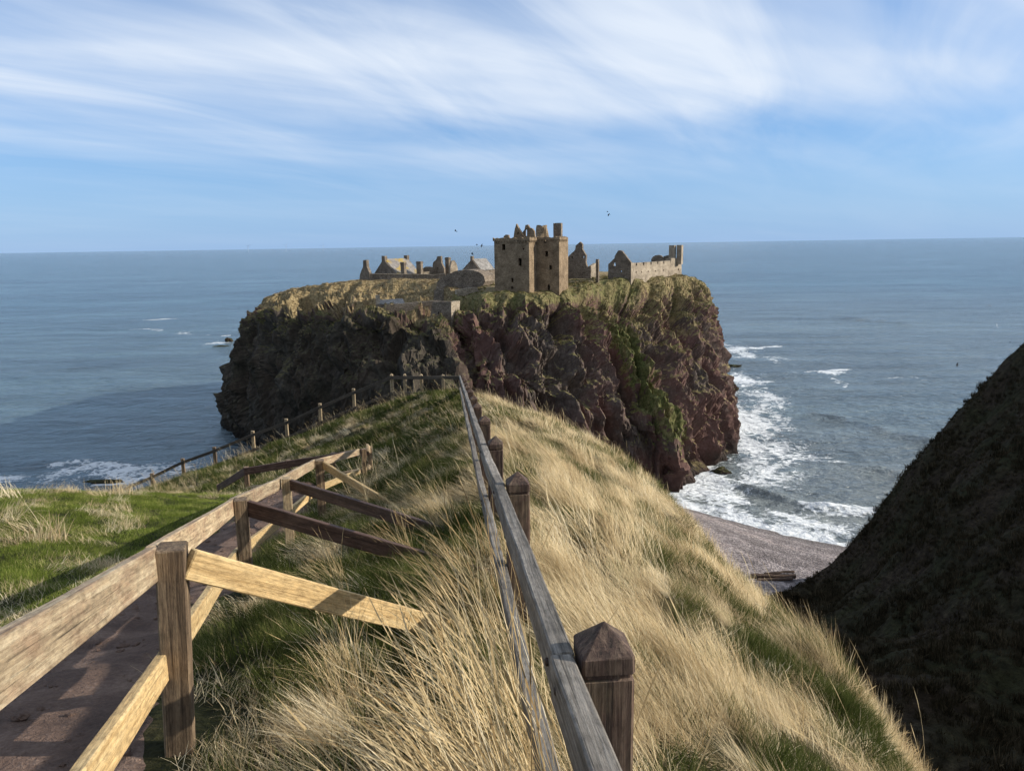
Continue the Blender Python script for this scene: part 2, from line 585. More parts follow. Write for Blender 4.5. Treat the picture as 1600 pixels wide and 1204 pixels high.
def beach_mat():
    m, t, b = new_mat('beach_shingle')
    geo = t.nodes.new('ShaderNodeNewGeometry')
    p = geo.outputs['Position']
    v = t.nodes.new('ShaderNodeTexVoronoi')
    v.inputs['Scale'].default_value = 3.6
    t.links.new(p, v.inputs['Vector'])
    sc = t.nodes.new('ShaderNodeSeparateColor')
    t.links.new(v.outputs['Color'], sc.inputs[0])
    n1 = noise_n(t, p, 0.25, 4, 0.6)
    f = math_n(t, 'ADD', math_n(t, 'MULTIPLY', sc.outputs[0], 0.55), math_n(t, 'MULTIPLY', n1, 0.45))
    c = ramp(t, f, [(0.15, (0.085, 0.066, 0.062)), (0.45, (0.20, 0.163, 0.150)), (0.8, (0.40, 0.345, 0.32))])
    sep = t.nodes.new('ShaderNodeSeparateXYZ')
    t.links.new(p, sep.inputs[0])
    band = noise_n(t, mapping(t, p, (0.03, 0.03, 2.6)), 1.0, 4, 0.6)
    c = mixc(t, 1.0, c, ramp(t, band, [(0.38, (0.60, 0.58, 0.57)), (0.5, (0.95, 0.95, 0.95)), (0.62, (1.2, 1.17, 1.13))]), 'MULTIPLY')
    w = t.nodes.new('ShaderNodeMapRange')
    w.inputs['From Min'].default_value = 0.25; w.inputs['From Max'].default_value = 0.9
    w.inputs['To Min'].default_value = 0.42; w.inputs['To Max'].default_value = 1.0
    t.links.new(sep.outputs['Z'], w.inputs['Value'])
    c = mixc(t, 1.0, c, w.outputs[0], 'MULTIPLY')
    t.links.new(c, b.inputs['Base Color'])
    b.inputs['Roughness'].default_value = 0.75
    bump(t, v.outputs['Distance'], 1.0, 0.15, b)
    return m


M_BEACH = beach_mat()


def sea_mat():
    m, t, b = new_mat('sea_water')
    geo = t.nodes.new('ShaderNodeNewGeometry')
    p = geo.outputs['Position']
    r1 = noise_n(t, mapping(t, p, (0.55, 1.0, 1), (0, 0, R(12))), 0.085, 4, 0.6)
    r2 = noise_n(t, mapping(t, p, (0.6, 1.0, 1), (0, 0, R(-8))), 0.40, 5, 0.65)
    r3 = noise_n(t, mapping(t, p, (0.6, 1.0, 1), (0, 0, R(10))), 1.7, 3, 0.6)
    big = noise_n(t, mapping(t, p, (0.35, 1.0, 1)), 0.012, 4, 0.6)
    h = math_n(t, 'ADD', math_n(t, 'MULTIPLY', r1, 3.6), math_n(t, 'ADD', math_n(t, 'MULTIPLY', r2, 1.4), math_n(t, 'MULTIPLY', r3, 0.22)))
    bn = bump(t, h, 1.0, 1.15, b)
    fo = t.nodes.new('ShaderNodeAttribute'); fo.attribute_name = 'foam'
    sh = t.nodes.new('ShaderNodeAttribute'); sh.attribute_name = 'silt_sheen'  # silt near the beach plus painted sky reflection farther out
    warp = noise_n(t, p, 0.16, 4, 0.6)
    wv = t.nodes.new('ShaderNodeVectorMath'); wv.operation = 'ADD'
    wc = t.nodes.new('ShaderNodeCombineXYZ')
    t.links.new(math_n(t, 'MULTIPLY', warp, 9.0), wc.inputs[0])
    t.links.new(math_n(t, 'MULTIPLY', r2, 4.0), wc.inputs[1])
    t.links.new(p, wv.inputs[0]); t.links.new(wc.outputs[0], wv.inputs[1])
    vo = t.nodes.new('ShaderNodeTexVoronoi'); vo.feature = 'DISTANCE_TO_EDGE'
    vo.inputs['Scale'].default_value = 0.42
    t.links.new(wv.outputs[0], vo.inputs['Vector'])
    lace = math_n(t, 'SUBTRACT', 0.42, math_n(t, 'MULTIPLY', vo.outputs['Distance'], 1.5))
    fine = noise_n(t, wv.outputs[0], 0.85, 5, 0.7)
    s = math_n(t, 'ADD', lace, math_n(t, 'MULTIPLY', math_n(t, 'SUBTRACT', fine, 0.5), 1.7))
    s = math_n(t, 'ADD', s, math_n(t, 'MULTIPLY', math_n(t, 'SUBTRACT', warp, 0.5), 1.2))
    k = math_n(t, 'ADD', math_n(t, 'MULTIPLY', fo.outputs['Fac'], 1.55), math_n(t, 'SUBTRACT', math_n(t, 'MULTIPLY', s, 1.0), 1.0))
    k = math_n(t, 'MULTIPLY', ramp(t, k, [(0.0, (0, 0, 0)), (0.32, (0.9, 0.9, 0.9))]), ramp(t, fo.outputs['Fac'], [(0.02, (0, 0, 0)), (0.12, (1, 1, 1))]), True)
    deep = mixc(t, ramp(t, big, [(0.35, (0, 0, 0)), (0.65, (1, 1, 1))]), (0.030, 0.068, 0.094), (0.046, 0.092, 0.118))
    st1 = noise_n(t, mapping(t, p, (0.22, 1.0, 1), (0, 0, R(6))), 0.045, 5, 0.65)
    st2 = noise_n(t, mapping(t, p, (0.12, 1.0, 1), (0, 0, R(-4))), 0.006, 5, 0.7)
    sm = math_n(t, 'ADD', math_n(t, 'MULTIPLY', st1, 0.5), math_n(t, 'MULTIPLY', st2, 0.5))
    deep = mixc(t, 1.0, deep, ramp(t, sm, [(0.40, (0.45, 0.50, 0.56)), (0.5, (1, 1, 1)), (0.60, (1.75, 1.6, 1.5))]), 'MULTIPLY')
    murk = mixc(t, 1.0, (0.185, 0.205, 0.200), ramp(t, math_n(t, 'ADD', math_n(t, 'MULTIPLY', st1, 0.5), math_n(t, 'MULTIPLY', r2, 0.5)), [(0.38, (0.55, 0.58, 0.58)), (0.5, (1, 1, 1)), (0.62, (1.35, 1.33, 1.3))]), 'MULTIPLY')
    water = mixc(t, sh.outputs['Fac'], deep, murk)
    c = mixc(t, k, water, (0.78, 0.80, 0.80))
    t.links.new(c, b.inputs['Base Color'])
    ro = mixc(t, k, (0.16, 0.16, 0.16), (0.8, 0.8, 0.8))
    t.links.new(ro, b.inputs['Roughness'])
    b.inputs['IOR'].default_value = 1.33
    return m


M_SEA = sea_mat()


def blade_mat(name, stops, trans=0.35):
    m, t, b = new_mat(name)
    t.nodes.remove(b)
    out = t.nodes['Material Output']
    oi = t.nodes.new('ShaderNodeObjectInfo')
    at_ = t.nodes.new('ShaderNodeAttribute'); at_.attribute_name = 'tone'
    f = math_n(t, 'ADD', math_n(t, 'MULTIPLY', oi.outputs['Random'], 0.5), math_n(t, 'MULTIPLY', at_.outputs['Fac'], 0.5))
    c = ramp(t, f, stops)
    d = t.nodes.new('ShaderNodeBsdfDiffuse')
    tr = t.nodes.new('ShaderNodeBsdfTranslucent')
    t.links.new(c, d.inputs['Color']); t.links.new(c, tr.inputs['Color'])
    mx = t.nodes.new('ShaderNodeMixShader')
    mx.inputs[0].default_value = trans
    t.links.new(d.outputs[0], mx.inputs[1]); t.links.new(tr.outputs[0], mx.inputs[2])
    t.links.new(mx.outputs[0], out.inputs['Surface'])
    return m


M_STRAW = blade_mat('straw_blades', [(0.0, (0.17, 0.112, 0.052)), (0.3, (0.46, 0.350, 0.195)), (0.6, (0.70, 0.570, 0.350)), (1.0, (0.90, 0.80, 0.58))])
M_GREEN = blade_mat('green_blades', [(0.0, (0.020, 0.028, 0.008)), (0.45, (0.062, 0.078, 0.021)), (0.75, (0.13, 0.14, 0.045)), (1.0, (0.36, 0.29, 0.14))])
M_LAWN = blade_mat('lawn_blades', [(0.0, (0.065, 0.095, 0.015)), (0.45, (0.150, 0.195, 0.034)), (0.75, (0.27, 0.29, 0.075)), (1.0, (0.52, 0.45, 0.22))])
M_STRAW_FAR = blade_mat('far_straw_blades', [(0.0, (0.13, 0.092, 0.050)), (0.5, (0.25, 0.186, 0.110)), (1.0, (0.37, 0.292, 0.185))], 0.2)
M_GOLD = blade_mat('golden_blades', [(0.0, (0.20, 0.125, 0.052)), (0.3, (0.50, 0.370, 0.190)), (0.6, (0.76, 0.600, 0.345)), (1.0, (0.92, 0.81, 0.57))])
M_HEATH = blade_mat('heath_blades', [(0.0, (0.014, 0.012, 0.007)), (0.4, (0.036, 0.030, 0.017)), (0.7, (0.060, 0.046, 0.028)), (1.0, (0.14, 0.11, 0.065))], 0.15)
M_SCRUB = blade_mat('scrub_blades', [(0.0, (0.030, 0.038, 0.010)), (0.45, (0.085, 0.095, 0.028)), (0.75, (0.22, 0.17, 0.075)), (1.0, (0.38, 0.30, 0.16))], 0.2)

# ------------------------------------------------------------------ near ridge: ground surface
FENCE_X = lambda y: 0.40 - 0.080 * y                 # line of the ridge fence
g_pts = []


def gp(px, py, d, lift=0.0):
    p = at(px, py, d)
    g_pts.append((p.x, p.y, p.z - lift))


for y in (-4, 0, 2, 5, 8, 12, 16, 20, 25, 30, 35.5):  # crest under the ridge fence
    g_pts.append((FENCE_X(y), y, CAM_Z - (1.86 + 0.15 * y)))
for px, py, d in ((1440, 1215, 4.4), (1350, 1115, 5.6), (1280, 970, 7.8), (1170, 890, 10.5), (1060, 800, 14.5), (1000, 722, 21), (900, 668, 28), (820, 636, 34), (760, 622, 37)):
    gp(px, py, d, 0.42)                              # right-hand brow
for px, py, d in ((268, 1190, 3.25), (375, 938, 6.8), (445, 872, 9.5), (497, 812, 13), (567, 762, 18)):
    gp(px, py, d, 0.02)                              # feet of the path fence
for px, py, d in ((612, 626, 36), (552, 645, 36.6), (500, 668, 37), (447, 690, 37.4), (394, 703, 37.8), (334, 728, 38), (285, 748, 38.2), (237, 770, 38.4)):
    gp(px, py, d, 0.25)                              # feet of the far fence
for px, py, d in ((345, 778, 15), (200, 770, 15), (100, 764, 14.6), (0, 764, 14), (-200, 770, 13)):
    gp(px, py, d, 0.06)                              # far edge of the green bank
for px, py, d in ((384, 768, 19), (470, 752, 19), (340, 783, 19.4), (575, 752, 19.5), (650, 690, 27), (560, 690, 29)):
    gp(px, py, d, 0.05)                              # slope beyond the lower path
g_pts += [(-2.6, 2.0, 52.95), (-2.2, 0.0, 53.4), (-4.5, 4.0, 52.3), (-5.2, 8.0, 51.35), (-6.5, 11.5, 50.65), (-9.0, 6.0, 51.75), (-14, 4.0, 52.2), (-25, 3.0, 52.0), (-1.6, -4, 54.2), (-8, -4, 53.6), (-25, -4, 53)]
GROUND = TPS(g_pts, 0.02)
EDGE = [(3.2, -8), (2.6, 0), (2.75, 4.4), (3.1, 6), (3.5, 8.6), (3.7, 11), (3.7, 15), (3.8, 21), (2.7, 28), (1.0, 34), (-1.2, 37.6), (-5, 37.4), (-8.5, 38.2),
        (-13, 39.2), (-19, 40), (-22, 39), (-16, 25), (-10.2, 17.2), (-8.6, 15.6), (-10.5, 14.6), (-14, 13.6), (-26, 12), (-60, 10), (-60, -8)]


def ground(x, y, rough=True):
    x = np.asarray(x, float); y = np.asarray(y, float)
    xc = np.clip(x, -34, 7); yc = np.clip(y, -8, 41)
    z = GROUND(xc, yc)
    s = np.maximum(poly_dist(x, y, EDGE), 0)
    fall = 0.75 * s + 0.5 * (np.sqrt(s * s + 4.0) - 2.0)
    z = z - fall
    if rough:
        k = np.clip(s / 3, 0.25, 1.0)
        hum = np.where((x < -3.2 - 0.12 * y) & (y < 16), 0.35, 1.0) * np.clip((y - 1) / 5, 0.3, 1)
        z = z + 0.17 * hum * fbm(x * 0.75, y * 0.75, 0.3, 3) + k * k * 1.2 * np.clip(s / 8, 0, 1) * fbm(x * 0.15, y * 0.15, 4.2, 4)
    return z


def axis(segs):
    out = [segs[0][0]]
    for a, b, st in segs:
        n = max(1, int(round((b - a) / st)))
        out += list(np.linspace(a, b, n + 1)[1:])
    return np.array(out)


gx = axis([(-62, -24, 1.6), (-24, 6, 0.2), (6, 14, 0.6), (14, 40, 1.5)])
gy = axis([(-8, 42, 0.2), (42, 50, 0.7), (50, 92, 1.8)])
GX, GY = np.meshgrid(gx, gy, indexing='ij')
GZ = ground(GX, GY)
on_right = np.clip((GX - FENCE_X(GY)) / 1.2, 0, 1)
straw_a = 0.05 + 0.4 * on_right
lawn_m = (GX < -3.4 - 0.12 * GY) & (GY < 16)
straw_a = np.where(lawn_m, -0.4, straw_a)
ridge = grid_mesh('grass_ridge', GX, GY, GZ, M_TURF, True, {'straw': straw_a}, None)
tag(ridge, 'grassy ridge falling away towards the sea rock', 'hillside', kind='structure')

# ------------------------------------------------------------------ dirt path with its hairpin
PATH = [(-1.55, -5), (-1.75, -1), (-2.15, 2.0), (-3.1, 5), (-3.75, 8), (-4.15, 10.5), (-4.5, 13), (-4.75, 15.2), (-5.1, 16.8), (-6.2, 17.6), (-8, 18.4), (-10, 19.6)]


def smooth_line(pts, n):
    p = np.array(pts, float)
    p = np.vstack([2 * p[0] - p[1], p, 2 * p[-1] - p[-2]])
    out = []
    for i in range(1, len(p) - 2):
        for t in np.linspace(0, 1, n, endpoint=False):
            a, b, c, d = p[i - 1], p[i], p[i + 1], p[i + 2]
            out.append(0.5 * (2 * b + (c - a) * t + (2 * a - 5 * b + 4 * c - d) * t * t + (3 * b - a - 3 * c + d) * t ** 3))
    out.append(p[-2])
    return np.array(out)


pl = smooth_line(PATH, 16)
tan = np.gradient(pl, axis=0)
tan /= np.linalg.norm(tan, axis=1)[:, None]
nrm = np.stack([-tan[:, 1], tan[:, 0]], 1)
ws = np.linspace(-1, 1, 15)
half = 0.80 + 0.10 * fbm(np.arange(len(pl)) * 0.21, 0.5, 0.5, 3)
PX = pl[:, 0][:, None] + nrm[:, 0][:, None] * ws * half[:, None]
PY = pl[:, 1][:, None] + nrm[:, 1][:, None] * ws * half[:, None]
PZ = ground(PX, PY) + 0.035 - 0.06 * np.abs(ws) ** 4 + 0.02 * fbm(PX * 2.5, PY * 2.5, 2.0, 3)
path = grid_mesh('dirt_path', PX, PY, PZ, M_PATH, True)
tag(path, 'reddish brown dirt path running down beside the wooden fence', 'path', kind='structure')

# ------------------------------------------------------------------ dark hill on the right and the gully
h_pts = []


def hp(px, py, d):
    p = at(px, py, d)
    h_pts.append((p.x, p.y, p.z))


for px, py, d in ((1250, 912, 110), (1290, 888, 109), (1340, 838, 107), (1390, 770, 105), (1440, 708, 103), (1500, 640, 101), (1545, 592, 99), (1575, 556, 98), (1600, 533, 97)):
    hp(px, py, d)
for px, py, d in ((1600, 800, 70), (1400, 1000, 62), (1600, 1204, 36), (1450, 1204, 34), (1300, 1000, 76), (1500, 800, 80), (1600, 660, 84), (1400, 860, 88), (1290, 930, 100), (1250, 950, 97)):
    hp(px, py, d)
h_pts += [(110, 92, 52), (150, 80, 60), (120, 60, 58), (100, 20, 60), (70, 0, 58), (45, 20, 46), (20, 20, 36), (12, 40, 30), (160, 40, 62), (30, 100, 4), (22, 85, 9), (16, 62, 19)]
HILL = TPS(h_pts, 0.5)
SPUR = [at(px, py, d) for px, py, d in ((1215, 925, 108), (1250, 912, 110), (1290, 888, 109), (1340, 838, 107), (1390, 770, 105), (1440, 708, 103), (1500, 640, 101), (1545, 592, 99), (1600, 533, 97))]
SPUR_XY = [(p.x, p.y) for p in SPUR] + [(95, 92), (198, 80)]
HILL_EDGE = [(-5, -10), (200, -10)] + [(a, b + 0.4) for a, b in reversed(SPUR_XY)] + [(26, 108), (8, 70), (-5, 40)]


def hill_z(x, y):
    z = HILL(x, y)
    s = np.maximum(poly_dist(x, y, HILL_EDGE), 0)
    inl = np.clip(-poly_dist(x, y, HILL_EDGE) / 4, 0.12, 1)
    z = z - 1.5 * s - 0.05 * s * s
    return z + inl * (2.6 * fbm(x * 0.09, y * 0.09, 1.3, 4)) + np.maximum(inl, 0.6) * 0.55 * fbm(x * 0.35, y * 0.35, 3.3, 3)


hx = axis([(6, 26, 1.0), (26, 100, 0.6), (100, 196, 3.0)])
hy = axis([(-8, 30, 1.5), (30, 136, 0.6), (136, 196, 2.5)])
HX, HY = np.meshgrid(hx, hy, indexing='ij')
HZ = np.maximum(hill_z(HX, HY), -6)
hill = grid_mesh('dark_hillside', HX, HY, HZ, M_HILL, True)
tag(hill, 'dark heath covered hillside in shadow on the right', 'hillside', kind='structure')

# ------------------------------------------------------------------ shingle beach
b_pts = []
WATER = [(1010, 770), (1055, 787), (1120, 806), (1200, 829), (1270, 846), (1330, 858), (1400, 872)]
WATER_XY = []
for px, py in WATER:
    p = on_z(px, py, 0.15)
    WATER_XY.append((p.x, p.y))
    b_pts.append((p.x, p.y, 0.15))
    b_pts.append((p.x + 2.0, p.y + 9, -1.6))
for px, py in ((1060, 835), (1120, 862), (1185, 895), (1245, 905)):
    p = on_z(px, py, 3.4)
    b_pts.append((p.x, p.y, 3.4))
b_pts += [(20, 100, 5.0), (45, 95, 5.0), (70, 100, 5.0), (10, 130, 3.0)]
BEACH = TPS(b_pts, 0.3)
BX, BY = np.meshgrid(np.arange(8, 84, 0.8), np.arange(92, 170, 0.8), indexing='ij')
BZ = np.maximum(BEACH(BX, BY), -3) + 0.12 * fbm(BX * 0.3, BY * 0.3, 0.2, 3)
beach = grid_mesh('shingle_beach', BX, BY, BZ, M_BEACH, True)
tag(beach, 'pinkish grey shingle beach in the cove', 'beach', kind='structure')

# ------------------------------------------------------------------ the sea rock (headland)
# columns from the far left round the front to the far right; each lists (pixel x, pixel y, depth) from the foot up
def foot(px, py):
    return on_z(px, py, -1.0)


COLS = [
    [Vector((-78, 300, -1)), Vector((-76, 296, 14)), Vector((-73, 292, 28)), Vector((-70, 288, 38)), Vector((-58, 280, 43))],
    [foot(343, 668), at(348, 600, 224), at(360, 532, 221), at(380, 499, 219), at(440, 455, 217)],
    [Vector((-58, 186, -1)), at(428, 610, 186), at(418, 545, 188), at(430, 488, 192), at(478, 446, 212)],
    [Vector((-49, 172, -1)), at(500, 610, 168), at(500, 540, 172), at(500, 489, 177), at(530, 441, 208)],
    [Vector((-38, 148, -1)), at(520, 600, 149), at(526, 530, 152), at(545, 488, 155), at(575, 440, 205)],
    [Vector((-21, 132, -1)), at(620, 600, 140), at(625, 540, 146), at(640, 488, 152), at(630, 438, 200)],
    [Vector((-11, 130, -1)), at(722, 620, 137), at(705, 560, 143), at(682, 500, 150), at(690, 441, 192)],
    [Vector((-8, 146, -1)), at(722, 600, 151), at(716, 550, 155), at(712, 500, 160), at(715, 463, 168)],
    [Vector((-2, 139, -1)), at(762, 600, 144), at(742, 540, 149), at(737, 495, 154), at(752, 458, 161)],
    [Vector((9, 146, -1)), at(850, 610, 149), at(848, 550, 153), at(848, 492, 157), at(838, 459, 160)],
    [Vector((20, 152, -1)), at(935, 640, 156), at(920, 560, 160), at(905, 490, 164), at(896, 452, 168)],
    [Vector((26, 157, -1)), at(985, 660, 161), at(960, 580, 166), at(945, 500, 172), at(945, 438, 184)],
    [foot(1050, 778), at(1060, 690, 162), at(1020, 590, 169), at(990, 500, 177), at(1000, 434, 192)],
    [foot(1112, 752), at(1096, 680, 174), at(1072, 590, 181), at(1055, 500, 190), at(1050, 431, 201)],
    [foot(1154, 716), at(1136, 640, 193), at(1118, 560, 198), at(1102, 480, 204), at(1078, 430, 209)],
    [foot(1152, 668), at(1140, 620, 224), at(1127, 555, 224), at(1114, 490, 223), at(1096, 440, 222)],
    [Vector((72, 262, -1)), Vector((70, 262, 14)), Vector((68, 262, 28)), Vector((65, 262, 38)), Vector((58, 262, 44))],
    [Vector((45, 315, -1)), Vector((44, 312, 14)), Vector((42, 308, 28)), Vector((40, 304, 38)), Vector((34, 296, 44))],
    [Vector((-30, 325, -1)), Vector((-29, 322, 14)), Vector((-28, 318, 28)), Vector((-26, 312, 38)), Vector((-22, 300, 43))],
]
NSEG = [14, 60, 70, 70, 90, 80, 60, 50, 80, 80, 70, 70, 70, 70, 60, 30, 16, 12, 12]
CA = np.array([[list(p) for p in c] for c in COLS])          # columns x levels x 3


def crom(P, t):
    a, b, c, d = P
    return 0.5 * (2 * b + (c - a) * t + (2 * a - 5 * b + 4 * c - d) * t * t + (3 * b - a - 3 * c + d) * t ** 3)


# along the columns first (levels), adding the plateau as extra levels
CENTRE = np.array([0.0, 236.0, 45.6])
lev = []
for c in CA:
    rim = c[-1]
    p1 = rim + (CENTRE - rim) * 0.28; p1[2] = rim[2] * 0.55 + 45.4 * 0.45
    p2 = rim + (CENTRE - rim) * 0.6; p2[2] = 45.5
    lev.append(np.vstack([c, p1, p2, CENTRE]))
lev = np.array(lev)
NV = [26, 26, 24, 22, 12, 8, 6]
rows = []
vpar = []
ext = np.concatenate([2 * lev[:, :1] - lev[:, 1:2], lev, lev[:, -1:]], axis=1)
for k in range(lev.shape[1] - 1):
    for t in np.linspace(0, 1, NV[k], endpoint=False):
        if k < 4:
            rows.append(crom((ext[:, k], ext[:, k + 1], ext[:, k + 2], ext[:, k + 3]), t) * 0.5 + (ext[:, k + 1] * (1 - t) + ext[:, k + 2] * t) * 0.5)
        else:
            rows.append(ext[:, k + 1] * (1 - t) + ext[:, k + 2] * t)
        vpar.append(k + t)
rows.append(lev[:, -1]); vpar.append(lev.shape[1] - 1)
G = np.array(rows).transpose(1, 0, 2)                          # columns x v x 3
n_c = len(G)
surf = []
upar = []
for i in range(n_c):
    P4 = (G[(i - 1) % n_c], G[i], G[(i + 1) % n_c], G[(i + 2) % n_c])
    for t in np.linspace(0, 1, NSEG[i], endpoint=False):
        tt = t
        surf.append(0.35 * crom(P4, tt) + 0.65 * (P4[1] * (1 - tt) + P4[2] * tt))
        upar.append(i + t)
surf.append(surf[0]); upar.append(n_c)
RK = np.array(surf)                                            # u x v x 3
vpar = np.array(vpar)[None, :] * np.ones((RK.shape[0], 1))
upar = np.array(upar)[:, None] * np.ones((1, RK.shape[1]))
wt = np.clip((upar - 3.5) / 0.7, 0, 1) * np.clip((7.0 - upar) / 0.5, 0, 1)      # terrace behind the front buttress
tq = np.clip(vpar - 3, 0, 1)
RK[..., 2] -= wt * 5.0 * (tq - tq ** 3.0) * (vpar < 4)
du = np.gradient(RK, axis=0); dv = np.gradient(RK, axis=1)
NRM = np.cross(du, dv)
NRM /= np.linalg.norm(NRM, axis=2)[..., None] + 1e-9
flat = np.clip((vpar - 3.2) / 1.0, 0, 1)                       # 0 on the cliff, 1 on the top
NRM = NRM * (1 - flat[..., None]) + np.array([0, 0, 1.0]) * flat[..., None]
x, y, z = RK[..., 0], RK[..., 1], RK[..., 2]
h2 = np.stack([x * 0.9 + y * 0.25, y * 0.9, z], -1)
rib = 1 - np.abs(fbm(x * 0.085 + 0.02 * z, y * 0.085, z * 0.018, 3)) * 2.0         # vertical buttresses
rib2 = 1 - np.abs(fbm(x * 0.24 + 0.05 * z, y * 0.24, z * 0.06 + 5, 3)) * 2.0
crag = fbm(x * 0.5, y * 0.5, z * 0.32 + 9, 4, 0.55)
blk = fbm(x * 0.20 + 0.04 * z, y * 0.20, z * 0.13 + 3, 3, 0.55)
blk2 = fbm(x * 0.55, y * 0.55, z * 0.40 + 6, 2)
block = np.round(blk * 3.2) / 3.2 * 2.0 + np.round(blk2 * 2.5) / 2.5 * 0.45      # joint-bounded blocks
ledge = perlin(x * 0.06, y * 0.06, z * 0.33)
cl_amp = 1 - flat
amp_u = np.where((upar > 1) & (upar < 6.6), 0.75, 1.0)
fade_bottom = np.clip(z / 4, 0.35, 1)
disp = cl_amp * fade_bottom * amp_u * (4.4 * (rib - 0.66) + 1.2 * (rib2 - 0.60) + 0.45 * crag + 0.4 * ledge + block)
disp += flat * (0.55 * fbm(x * 0.12, y * 0.12, 2.2, 4) + 0.16 * fbm(x * 0.6, y * 0.6, 6.2, 3))
for u0, wu, dep, drift in ((8.42, .07, 2.6, .16), (9.3, .20, 5.5, .22), (9.72, .05, 1.6, -.1), (10.4, .17, 6.0, -.22), (11.2, .20, 6.5, -.25), (11.62, .05, 2.0, .1),
                          (12.65, .17, 5.8, -.3), (13.25, .10, 4.0, -.15), (13.7, .12, 2.6, .2), (14.3, .07, 2.0, 0), (7.35, .25, 3.0, 0), (3.55, .16, 5.0, 0), (2.4, .10, 2.0, 0), (4.9, .12, 1.8, 0)):
    cu = u0 + drift * (vpar - 1.5) * 0.5 + 0.05 * perlin(z * 0.12, u0 * 7.0, 0.3)
    disp -= cl_amp * dep * np.exp(-((upar - cu) / wu) ** 2) * np.clip(0.55 + 0.9 * perlin(z * 0.09, u0 * 3.0, 2.3) + 0.3, 0.15, 1.2)
disp = np.where(vpar > 6.6, 0.0, disp)
# hollow below the rim right of the keep, and the cleft at the gatehouse
hc = np.array(at(940, 474, 172))
dd = np.linalg.norm(RK - hc, axis=2)
disp -= 5.0 * np.exp(-(dd / 3.2) ** 2)
RK = RK + NRM * disp[..., None]
straw_r = np.clip(0.42 + 0.9 * (upar < 6.8) * (vpar > 3.0) + 0.5 * (vpar > 4.2) + 0.3 * (upar > 12), 0, 1.2)
turf_a = 0.55 * np.clip((vpar - 2.75) / 0.9, 0, 1) - 0.22 * np.clip((2.7 - vpar) / 0.5, 0, 1)
ga, gb = np.array(at(968, 528, 172)), np.array(at(1052, 655, 165))     # green ramp down the spur
gt = np.clip(((RK - ga) @ (gb - ga)) / np.dot(gb - ga, gb - ga), 0, 1)
gd = np.linalg.norm(RK - ga - gt[..., None] * (gb - ga), axis=2)
gs = np.exp(-(gd / (3.6 + 3.6 * gt)) ** 4)
turf_a = turf_a + 1.0 * gs
straw_r = straw_r * (1 - 0.8 * gs)
rock = grid_mesh('headland_rock', RK[..., 0], RK[..., 1], RK[..., 2], M_ROCK, False, {'straw': straw_r, 'turf': turf_a, 'left_shade': np.clip((6.5 - upar) / 0.6, 0, 1) * np.clip((3.15 - vpar) / 0.4, 0, 1)})  # last mask marks the left cliff where shade is painted in
tag(rock, 'massive flat topped sea rock with reddish cliffs under the castle', 'headland', kind='structure')
FOOT_XY = [(p[0], p[1]) for p in RK[:, 4]]

# ------------------------------------------------------------------ the sea
sx = axis([(-60000, -8000, 6500), (-8000, -1200, 680), (-1200, -260, 24), (-260, -110, 5), (-110, 20, 1.5), (20, 130, 0.8), (130, 260, 4), (260, 1400, 26), (1400, 8000, 660), (8000, 60000, 6500)])
sy = axis([(-300, 80, 20), (80, 260, 0.9), (260, 340, 2.5), (340, 600, 6), (600, 1500, 22), (1500, 8000, 320), (8000, 90000, 5000)])
SX, SY = np.meshgrid(sx, sy, indexing='ij')
near = np.clip(1 - np.hypot(SX, SY - 150) / 1300, 0, 1)
SZ = near * (0.30 * np.sin(SX * 0.05 + SY * 0.17 + 1.2 * perlin(SX * 0.01, SY * 0.01, 0.5)) + 0.35 * fbm(SX * 0.035, SY * 0.075, 0.7, 3))
step_near = (SX > -260) & (SX < 260) & (SY > 60) & (SY < 360)
SZ = np.where(step_near, SZ + 0.12 * fbm(SX * 0.22, SY * 0.3, 1.9, 2), SZ)


def z0(px, py):
    p = on_z(px, py, 0.0)
    return (p.x, p.y)


d_rock = np.maximum(poly_dist(SX, SY, FOOT_XY), 0)
right_side = np.clip((SX - 12) / 18, 0, 1)
foam = np.exp(-d_rock / (1.2 + 19.0 * right_side)) * (0.42 + 0.66 * right_side)
d_beach = line_dist(SX, SY, WATER_XY)
foam = np.maximum(foam, 1.0 * np.exp(-(d_beach / 7.5) ** 2))
foam = np.maximum(foam, 0.72 * np.exp(-(d_beach / 17.0) ** 2))
for px, py, rx, ry, st in ((1165, 590, 11, 26, .86), (1170, 640, 12, 26, .88), (1185, 690, 13, 14, .9), (1200, 620, 10, 20, .66), (1250, 715, 9, 7, .68), (1210, 560, 10, 26, .55), (1290, 582, 11, 6, .8), (1318, 600, 3, 9, .66),
                           (1150, 548, 13, 36, .82), (1240, 650, 8, 12, .5), (1210, 745, 14, 8, .6), (1330, 800, 12, 5, .8), (1380, 560, 10, 3, .4), (1420, 590, 9, 4, .4),
                           (340, 536, 11, 16, .74), (225, 500, 18, 10, .52), (290, 518, 20, 7, .6), (230, 494, 22, 4, .5), (60, 732, 11, 8, .84), (120, 738, 14, 9, .86), (200, 738, 12, 9, .76), (260, 732, 10, 9, .7), (10, 745, 10, 7, .84),
                           (165, 752, 10, 3, .8), (30, 500, 9, 6, .45)):
    cx_, cy_ = z0(px, py)
    foam = np.maximum(foam, st * np.exp(-((SX - cx_) / rx) ** 2 - ((SY - cy_) / ry) ** 2))
